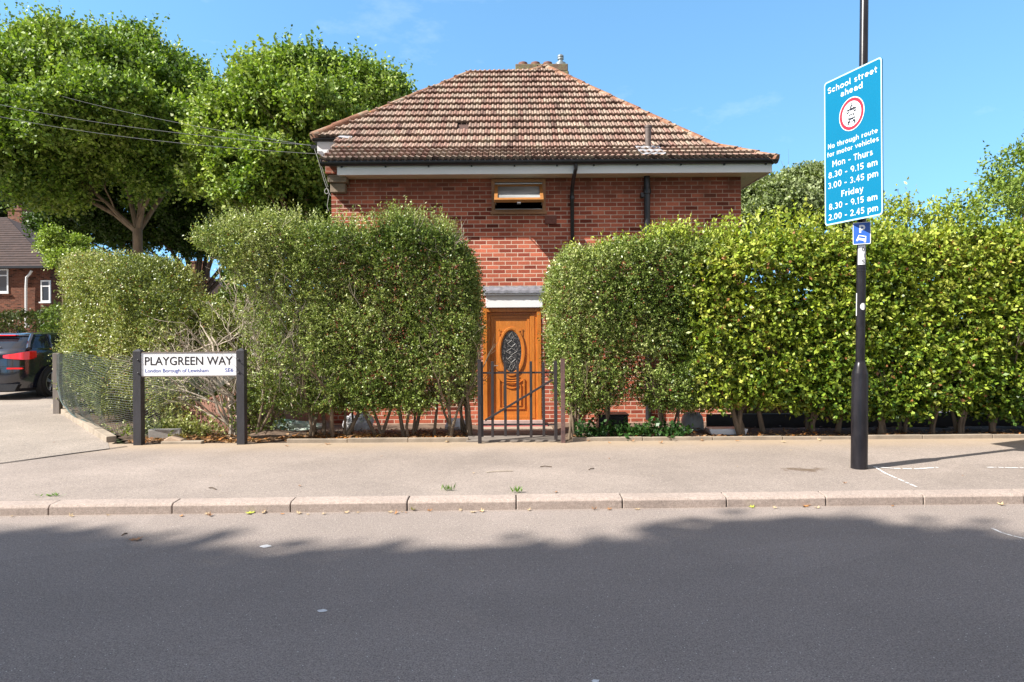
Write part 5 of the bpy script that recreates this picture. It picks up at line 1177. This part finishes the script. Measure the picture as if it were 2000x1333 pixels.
for x0_, x1_, y0_, m_, lab in ((928,935,868,'rusty_black','slim black iron gate post left of the gate'),(1090.5,1098.5,866,'rust_brown','rust brown iron gate post right of the gate')):
    gp = MB(); a = px(x0_,0,8.78)[0]; b = px(x1_,0,8.78)[0]; gp.box(-(b-a)/2,(b-a)/2,-.024,.024,-.05,px(1000,704,8.78)[1]-.09); gp.box(-(b-a)/2-.002,(b-a)/2+.002,-.026,.026,px(1000,703.9,8.78)[1]-.09,px(1000,702,8.78)[1]-.09)
    o_ = gp.build('gate_post', M[m_], bevel=.003); o_.location = ((a+b)/2, 8.80, .09); tag(o_, lab, 'post', 'gate posts')
mb = MB(); a = px(905,0,8.9)[0]; b = px(1100,0,8.9)[0]
mb.box(a,b,8.88,9.25,-.1,.115); mb.box(a+.12,b-.05,9.27,9.6,-.1,.06); tag(mb.build('gate_step', simple('old_concrete_step', (.20,.17,.145), .95, .45, 6, bump=.7), bevel=.012), kind='structure', label='worn concrete step below the gate')
mb = MB(); mb.box(-.55,.68,9.62,12.0,-.3,-.02, None); mb.v = [(p[0],p[1],p[2]-(.0 if p[1]<10 else .15)) for p in mb.v]; tag(mb.build('garden_path', M['cement']), kind='structure')

# ------------------------------------------------------------------ edging kerbs, low walls, posts
def edging(pts, h, wdt, name, label, z=.09, m='cement'):
    mb = MB()
    for (a, b) in zip(pts[:-1], pts[1:]):
        A = Vector((a[0],a[1],0)); B = Vector((b[0],b[1],0)); L = (B-A).length; n = max(1, round(L/.91)); an = math.atan2(B.y-A.y, B.x-A.x)
        for i in range(n):
            p = A.lerp(B, i/n); Mx = Matrix.Translation(p) @ Matrix.Rotation(an,4,'Z') @ Matrix.Rotation(rng.uniform(-.006,.006),4,'Y'); mb.box(.003,L/n-.003,0,wdt,z-.1,z+h+rng.uniform(-.006,.006), Mx)
    o = mb.build(name, M[m], bevel=.006); tag(o, label, 'edging'); return o
edging([(-2.95,8.90),(px(910,0,8.9)[0],8.90)], .052, .055, 'concrete_edging', 'low concrete edging along the foot of the tall left hedge')
edging([(.78,8.90),(14.5,8.93)], .045, .055, 'concrete_edging', 'long low concrete edging along the foot of the right hedges')
edging([(-5.28,9.10),(-8.72,13.12)], .085, .12, 'concrete_edging', 'slanting pale concrete edging beside the netting')
mb = MB(); mb.box(-.22,.20,-.03,.03,-.05,.14); o_ = mb.build('broken_slab', simple('grey_slab', (.36,.34,.31), .95, .3, 6, bump=.6), bevel=.01); o_.location = (-4.72,9.30,.09); o_.rotation_euler = (.1,0,R(4)); tag(o_, 'grey broken slab on edge behind the left sign post', 'slab')
mb = MB(); mb.prism([(-.12,0),(.15,0),(.12,.05),(-.02,.10),(-.10,.06)], -.08, .08); o_ = mb.build('rubble_stone', simple('tan_stone', (.42,.31,.22), .95, .3, 6, bump=.6), bevel=.012); o_.location = (-4.45,8.98,.088); tag(o_, 'tan broken stone lying between the sign posts', 'stone')
mb = MB(); mb.box(-.28,.25,-.05,.05,-.04,.035); o_ = mb.build('edging_block', M['cement'], bevel=.01); o_.location = (-4.3,8.93,.09); tag(o_, 'loose concrete edging block on the ground between the sign posts', 'block')
# small retaining wall
mb = MB(); w0, w1 = px(352,0,10.4)[0], px(452,0,9.95)[0]
def wz(x,y,Y): return px(x,y,Y)[1]
a = (w0,10.35); b = (w1,10.0); d = Vector((b[0]-a[0], b[1]-a[1], 0)); L = d.length
M['block_wall'] = brick_mat('pink_block_wall', (.33,.175,.13), (.26,.13,.10), (.22,.15,.12), soot_shade=False, bw=.44, rh=.17, ms=.014)
Mx = Matrix.Translation((a[0],a[1],0)) @ Matrix.Rotation(math.atan2(d.y,d.x),4,'Z')
vs = [(0,0,0),(L,0,0),(L,.1,0),(0,.1,0),(0,0,wz(352,790,10.35)),(L,0,wz(452,764,10.0)),(L,.1,wz(452,764,10.0)),(0,.1,wz(352,790,10.35))]
mb.add(vs, [(0,3,2,1),(4,5,6,7),(0,1,5,4),(1,2,6,5),(2,3,7,6),(3,0,4,7)]); o_ = mb.build('retaining_wall', M['block_wall'], bevel=.006); o_.matrix_world = Mx; tag(o_, 'low pinkish block wall seen between the sign posts', 'wall')
# grey wooden stake holding the netting
mb = MB(); mb.box(-.06,.06,-.05,.05,-.05,1.08); o_ = mb.build('wooden_post', simple('grey_wood', (.20,.17,.15), .9, .4, 8, bump=.6, stretch=(1,1,.15)), bevel=.008); o_.location = (px(111.5,0,12.2)[0], 12.15, .09); tag(o_, 'short grey wooden stake at the far end of the netting', 'post')
# ---- wire netting draped round the corner
def netpt(u, v):
    # u along (0 far left .. 1 sign corner), v up
    a = Vector((-8.12,12.12,0)); b = Vector((-5.55,9.42,0)); c = Vector((-4.75,9.2,0)); dd = Vector((-3.75,9.35,0))
    p = a.lerp(b, u/.62) if u < .62 else (b.lerp(c, (u-.62)/.18) if u < .8 else c.lerp(dd, (u-.8)/.2))
    ztop_ = 1.14+.08*math.sin(u*5)+(.10 if u > .62 else 0)
    zbot_ = np.interp(u, [0,.08,.25,.5,.62,.75,.85,1], [.60,.30,.17,.14,.14,.12,.45,.95])
    z = zbot_+(ztop_-zbot_)*v
    bul = .16*math.sin(math.pi*min(1,max(0,v)))*math.sin(math.pi*min(1,u*1.05)); n = Vector((-.7,-.7,0))
    if u > .62: n = Vector((-.2,-1,0)).normalized()
    p = p+n*(bul-.02)+Vector((0,0,0)); p.z = z+.008*math.sin(u*60)+.01*math.sin(v*9+u*20); return p
mb = MB(); NU, NV = 118, 34
for i in range(NU+1): mb.tube([netpt(i/NU, k/16) for k in range(17)], .0018, 3, cap=False)
for j in range(NV+1): mb.tube([netpt(k/60, j/NV) for k in range(61)], .0018, 3, cap=False)
M['netting'] = simple('faded_green_netting', (.075,.09,.08), .6, .3, 3)
nt_ = mb.build('wire_netting', M['netting'], fix=False); tag(nt_, 'sagging grey green wire netting around the corner hedge', 'netting')
mb = MB(); mb.tube([netpt(0,1-k/10) for k in range(11)]+[netpt(k/30,0) for k in range(1,20)], .013, 6); mb.build('selvedge', simple('dark_green_edge', (.05,.075,.06), .6, .3, 5), nt_, smooth=True)

# ------------------------------------------------------------------ things in the garden seen under the hedges
def lump_obj(name, loc, size, m, label, cat, seed=1, amp=.25, sub=3):
    bm = bmesh.new(); bmesh.ops.create_icosphere(bm, subdivisions=sub, radius=1)
    for v in bm.verts:
        c = np.array([[v.co.x, v.co.y, v.co.z]])+seed*3.7; f = 1+amp*float(fnoise(c,1.2)[0])+amp*.4*float(fnoise(c,4)[0]); v.co = Vector((v.co.x*size[0]*f, v.co.y*size[1]*f, max(-.02, (v.co.z+.6)*size[2]*f)))
    me = bpy.data.meshes.new(name); bm.to_mesh(me); bm.free(); me.materials.append(m); o = bpy.data.objects.new(name, me); col.objects.link(o); o.location = loc
    me.polygons.foreach_set('use_smooth', [True]*len(me.polygons)); return tag(o, label, cat)
bag = simple('white_plastic_bag', (.62,.60,.60), .45, .35, 9); 
lump_obj('plastic_bag', (px(695,0,10.6)[0],10.6,-.02), (.22,.16,.16), bag, 'crumpled white plastic bag under the tall left hedge', 'bag', 1, .6)
lump_obj('plastic_bag', (px(905,0,11.2)[0]-.1,11.0,-.1), (.2,.14,.14), bag, 'white plastic bag under the hedge close to the gate', 'bag', 5, .6)
lump_obj('garden_sheet', (px(560,0,10.7)[0],10.7,-.02), (.45,.22,.10), simple('green_white_sheet', (.55,.56,.5), .6, 0, 6, c2=(.05,.25,.16)), 'rumpled white and green plastic sheet under the left hedge', 'sheet', 3, .7)
mb = MB(); mb.lathe([(.16,0),(.165,.02),(.16,.15),(.145,.22),(.10,.275),(.02,.29)], n=24); o_ = mb.build('plastic_bin', simple('grey_plastic', (.36,.35,.33), .5, .25, 7), smooth=True); o_.location = (px(1347,0,10.1)[0],10.1,.03); tag(o_, 'upturned grey plastic bin under the right hedge', 'bin')
mb = MB(); mb.prism([(-.24,0),(.24,0),(.27,.08),(-.27,.08)], -.12, .12); o_ = mb.build('plastic_tray', M['white'], bevel=.01); o_.location = (px(1415,0,9.5)[0],9.55,.075); tag(o_, 'white plastic tray lying under the hedge', 'tray')
mb = MB(); mb.box(0,8.2,0,.04,-.2,.27); o_ = mb.build('garden_board', M['black_plastic'], bevel=.006); o_.location = (px(1375,0,10.5)[0],10.5,-.05); tag(o_, 'long low dark board behind the right hedge', 'board')
mb = MB(); mb.box(-.22,.22,-.15,.15,0,.30); mb.box(-.235,.235,-.165,.165,.302,.325); o_ = mb.build('storage_box', M['black_plastic'], bevel=.03); o_.location = (px(1190,0,10.3)[0],10.3,-.05); tag(o_, 'black plastic box under the hedge right of the gate', 'box')
M['pale_panel'] = simple('pale_lilac_panel', (.50,.49,.58), .6, .2, 4)
mb = MB()
for k in range(9): mb.box(0,2.2,0,.02,.0+k*.07,.062+k*.07)
o_ = mb.build('slatted_panel', M['pale_panel']); o_.location = (px(1800,0,11.5)[0],11.5,-.2); tag(o_, 'pale slatted panel glimpsed under the far right hedge', 'panel')
# back garden fence right of the house
fn = empty('garden_fence', (8.0, 13.6, -.17), 'dark timber garden fence behind the bright right hedge', 'fence')
mb = MB()
for k in range(60): mb.box(-3.75+k*.2,-3.75+k*.2+.192,0,.02,0,1.75)
mb.build('boarding', simple('dark_fence_wood', (.10,.07,.05), .9, .4, 7), fn)
for k in range(5):
    mb = MB(); mb.box(-3.8+k*2.9,-3.7+k*2.9,.022,.12,0,1.85); mb.build('post', M['bark_dark'], fn)
# ivy at the foot of the right hedge
iv = empty('ivy', (1.2, 9.2, .08), 'dark glossy ivy at the foot of the hedge right of the gate', 'plant')
Pn = np.stack([rng.uniform(-.35,1.2,230), rng.normal(0,.12,230), np.abs(rng.normal(0,.07,230))],1); Pn = Pn[(np.abs(Pn[:,0]-.25) > .02)]
sprigs('foliage', Pn, np.tile([0,-.5,1.],(len(Pn),1)), 5, .12, (.06,.045), M['leaf_privet'], iv, [(.02,.06,.012),(.035,.09,.02),(.06,.13,.03)], patch=3)
lv = empty('low_weeds', (-4.9, 9.5, .08), 'low weeds and undergrowth behind the left sign post', 'plant')
Pn = np.stack([rng.normal(.15,.3,500), rng.normal(.1,.13,500), np.abs(rng.normal(0,.09,500))],1); sprigs('foliage', Pn, np.tile([0,-.3,1.],(len(Pn),1)), 5, .12, (.05,.03), M['leaf_privet'], lv, PRIVET_DULL, patch=3)
bd = empty('hedge_seedlings', (-4.0,9.75,.06), 'clump of glossy green shoots low behind the right sign post', 'plant')
Pn = np.stack([rng.normal(.35,.22,420), rng.normal(0,.15,420), rng.uniform(.0,.75,420)],1); sprigs('foliage', Pn, np.tile([0,-.3,1.],(len(Pn),1)), 6, .13, (.045,.024), M['leaf_privet'], bd, PRIVET, patch=3)

# ------------------------------------------------------------------ fallen leaves, twigs, weeds, marks
def leaf_mesh(name, s, curl, seed):
    rs = random.Random(seed); bm = bmesh.new(); outl = []
    tips = [(0,1.0),(.32,.62),(.62,.95)]
    angs = np.linspace(-2.5,2.5,11)+math.pi/2
    for i, a in enumerate(angs): r = (1.0 if i % 2 == 1 else .5)*rs.uniform(.8,1.15); outl.append((r*math.cos(a), r*math.sin(a)))
    c = bm.verts.new((0,0,0)); ring = []
    for x, y in outl: ring.append(bm.verts.new((x*s, y*s, curl*s*(x*x+y*y)*rs.uniform(.2,1.1))))
    for a, b in zip(ring[:-1], ring[1:]): bm.faces.new((c,a,b))
    t = bm.verts.new((.03*s,-.9*s,curl*s*.5)); u = bm.verts.new((-.03*s,-.9*s,curl*s*.5)); v = bm.verts.new((0,0,.002)); bm.faces.new((v,u,t))
    me = bpy.data.meshes.new(name); bm.to_mesh(me); bm.free(); return me
LM = {'brown': simple('dry_brown_leaf', (.36,.19,.09), .8, .5, 30), 'orange': simple('orange_leaf', (.55,.24,.06), .7, .4, 30), 'tan': simple('tan_leaf', (.52,.38,.22), .8, .35, 30), 'green': simple('yellow_green_leaf', (.42,.46,.06), .6, .3, 30)}
lmesh = {}
for k, m_ in LM.items():
    for j in range(3):
        me_ = leaf_mesh('leaf', 1, (.35,.9,.6)[j], j+len(k)); me_.materials.append(m_); lmesh[(k,j)] = me_
def ground_pt(x, y, z): Y = 1333.3*(1.6-z)/((y+.0065*(x-1000))-637); return (px(x,y,Y)[0], Y, z)
special = [(967,990,.0,'tan',1,.075,'large curled tan fallen leaf in the gutter in front of the gate'),(1570,989,0,'orange',0,.06,'flat orange fallen leaf in the gutter left of the lamp post'),
 (265,1056,0,'brown',0,.05,'single brown fallen leaf lying out on the shaded road'),(489,1004,0,'green',0,.05,'yellow green fallen leaf in the gutter below the right sign post'),
 (1470,992,0,'green',0,.035,'small pale green fallen leaf in the gutter near the lamp post'),(1957,987,0,'tan',0,.05,'yellow leaf in the gutter at the far right'),
 (168,831,.1,'orange',2,.10,'rust orange fallen leaf beside the slanting concrete edging'),(806,998,0,'green',1,.04,'pale green leaf among tan leaves in the gutter')]
def put_leaf(k, j, s, p, label, grp=None):
    o = bpy.data.objects.new('fallen_leaf', lmesh[(k,j)]); col.objects.link(o); o.location = p; o.scale = (s,)*3; o.rotation_euler = (random.uniform(-.12,.12), random.uniform(-.12,.12), random.uniform(0,6.28)); return tag(o, label, 'leaf', grp)
for x, y, z, k, j, s, lab in special:
    q = ground_pt(x, y, z); put_leaf(k, j, s, (q[0], q[1], q[2]+.006), lab)
G1 = 'small dry leaves along the gutter'
for x in (45,160,228,372,415,425,520,560,590,610,640,680,702,765,777,788,796,840,900,925,938,942,1032,1160,1190,1243,1512,1594,1745):
    X0 = px(x,1000,5.95)[0]; Y0 = kerbY(X0)-random.uniform(.02,.09); put_leaf(random.choice(['brown','tan','tan','orange']), random.randint(0,2), random.uniform(.018,.036), (X0,Y0,.005), 'small dry leaf lying in the gutter against the kerb', G1)
G2 = 'dry leaves under the hedge edging'
for x, y in ((868,859),(874,864),(880,861),(862,862),(640,868),(560,872),(1150,862),(1235,863),(1290,866),(1370,861),(1440,862),(1530,864),(1600,861),(1190,866)):
    q = ground_pt(x, y, .094); put_leaf(random.choice(['brown','orange','tan']), random.randint(0,2), random.uniform(.022,.045), (q[0],q[1],.098), 'dry leaf on the pavement at the foot of the garden edging', G2)
G3 = 'leaves scattered on the pavement'
for x, y in ((105,865),(585,950),(430,930),(1190,897),(925,925),(1440,912),(1085,962),(1650,945),(300,905),(745,892),(1275,930),(1545,880),(1880,930)):
    q = ground_pt(x, y, .094); put_leaf(random.choice(['brown','tan']), random.randint(0,2), random.uniform(.012,.024), (q[0],q[1],.097), 'tiny dry leaf out on the open pavement', G3)
# leaf litter in the beds
n_ = 5200; Xr = np.concatenate([rng.uniform(-5.1,-.65,3400), rng.uniform(.8,12,1800)]); Yr = 9.0+np.abs(rng.normal(0,.42,n_))
Zr = .10+fnoise(np.stack([Xr,Yr,Xr*0],1),3.2)*.035-np.clip((Yr-9.9)/2,0,1)*.2
palb = np.array([(.30,.15,.07),(.20,.11,.06),(.42,.27,.15),(.40,.17,.05),(.14,.09,.05)]); th = rng.uniform(0,6.28,n_)
tag(make_leaves('leaf_litter', np.stack([Xr,Yr,Zr],1), np.stack([np.cos(th),np.sin(th),rng.normal(0,.25,n_)],1), unit(np.stack([rng.normal(0,.3,n_),rng.normal(0,.3,n_),np.ones(n_)],1)), rng.uniform(.03,.08,n_), rng.uniform(.02,.05,n_), palb[rng.integers(0,5,n_)], M['leaf_privet']), kind='stuff', label='dry leaf litter in the beds below the hedges', cat='leaf litter')
# leaf litter gathered by the nameplate
for i, (x, y, lab) in enumerate(((875,958,'small green weed growing in the kerb joint in front of the left hedge'),(1010,962,'little weed in the kerb joint in front of the gate'),(101,969,'low green moss tuft beside the kerb at far left'),(350,858,'dry brown green weed between the sign posts'))):
    q = ground_pt(x, y, .094); n2 = 26 if i != 3 else 60
    t_ = empty('weed', (q[0],q[1],.094), lab, 'weed')
    Pn = np.stack([rng.normal(0,.025*(2 if i > 1 else 1),n2), rng.normal(0,.012,n2), np.zeros(n2)],1); th = rng.uniform(0,6.28,n2)
    dr = unit(np.stack([np.cos(th)*.6,np.sin(th)*.4,np.full(n2,.9 if i != 2 else .25)],1)); tn = np.tile([.13,.24,.04],(n2,1)) if i != 3 else np.tile([.26,.22,.08],(n2,1))
    make_leaves('foliage', Pn, dr, unit(rng.normal(0,1,(n2,3))), rng.uniform(.03,.075,n2)*(1.4 if i == 3 else 1), np.full(n2,.010 if i != 3 else .03), tn*rng.uniform(.7,1.3,(n2,1)), M['leaf_privet'], t_)
for x0,y0,x1,y1,z,lab in ((950,923,1002,920,.096,'thin dry twig on the pavement in front of the gate'),(1055,912,1078,912,.096,'short dark twig on the pavement right of the gate'),(1150,918,1160,915,.096,'tiny bent twig on the pavement right of the gate'),(408,953,422,956,.096,'small twig on the pavement in front of the street name sign'),(238,1046,248,1042,.003,'short brown twig on the road below the left sign post')):
    a = Vector(ground_pt(x0,y0,z)); b = Vector(ground_pt(x1,y1,z)); mb = MB(); mb.tube([a, a.lerp(b,.4)+Vector((0,.01,.006)), b], .005, 5); tag(mb.build('twig', M['dead_twig'] if 'dry' in lab else M['bark_dark']), lab, 'twig')
# spray painted survey marks
def mark(pts, wdt, z, lab):
    mb = MB(); P = [Vector(ground_pt(x,y,z)) for x,y in pts]; m = 30; L = []
    for k in range(m+1):
        f = k/m*(len(P)-1); i = min(int(f), len(P)-2); L.append(P[i].lerp(P[i+1], f-i))
    for k in range(m):
        if random.random() < .13: continue
        a, b = L[k], L[k+1]; d = (b-a).normalized(); s = Vector((-d.y,d.x,0))*wdt*random.uniform(.35,.6); s2 = Vector((-d.y,d.x,0))*wdt*random.uniform(.35,.6)
        mb.add([a-s, b-s2, b+s2, a+s], [(0,1,2,3)])
    tag(mb.build('painted_mark', M['paint'], fix=False), kind='structure', label=lab)
mark([(1706,912),(1745,915),(1790,916),(1832,913)], .035, .095, 'white sprayed line right of the lamp post')
mark([(1708,912),(1730,925),(1760,938),(1790,951)], .022, .0955, 'thin white sprayed line from the lamp post to the kerb')
mark([(1928,913),(1950,913),(1975,914),(2010,914)], .03, .095, 'broken white sprayed line at the right edge of the pavement')
mark([(1938,1032),(1955,1040),(1975,1046),(2000,1052)], .022, .004, 'dashed white sprayed line on the road')
for i, (x, y, s, lab) in enumerate(((518,1067,.034,'white paint spot on the shaded road'),(630,1193,.022,'small white spot in the middle of the road'),(1163,1330,.015,'tiny white spot at the bottom of the road'))):
    q = ground_pt(x, y, .004); mb = MB(); rr_ = [s*random.uniform(.7,1.2) for _ in range(12)]; mb.add([(q[0]+rr_[k]*math.cos(k*math.pi/6)*1.25, q[1]+rr_[k]*math.sin(k*math.pi/6), .004) for k in range(12)], [tuple(range(12))]); tag(mb.build('paint_spot', M['paint'], fix=False), kind='structure', label=lab)
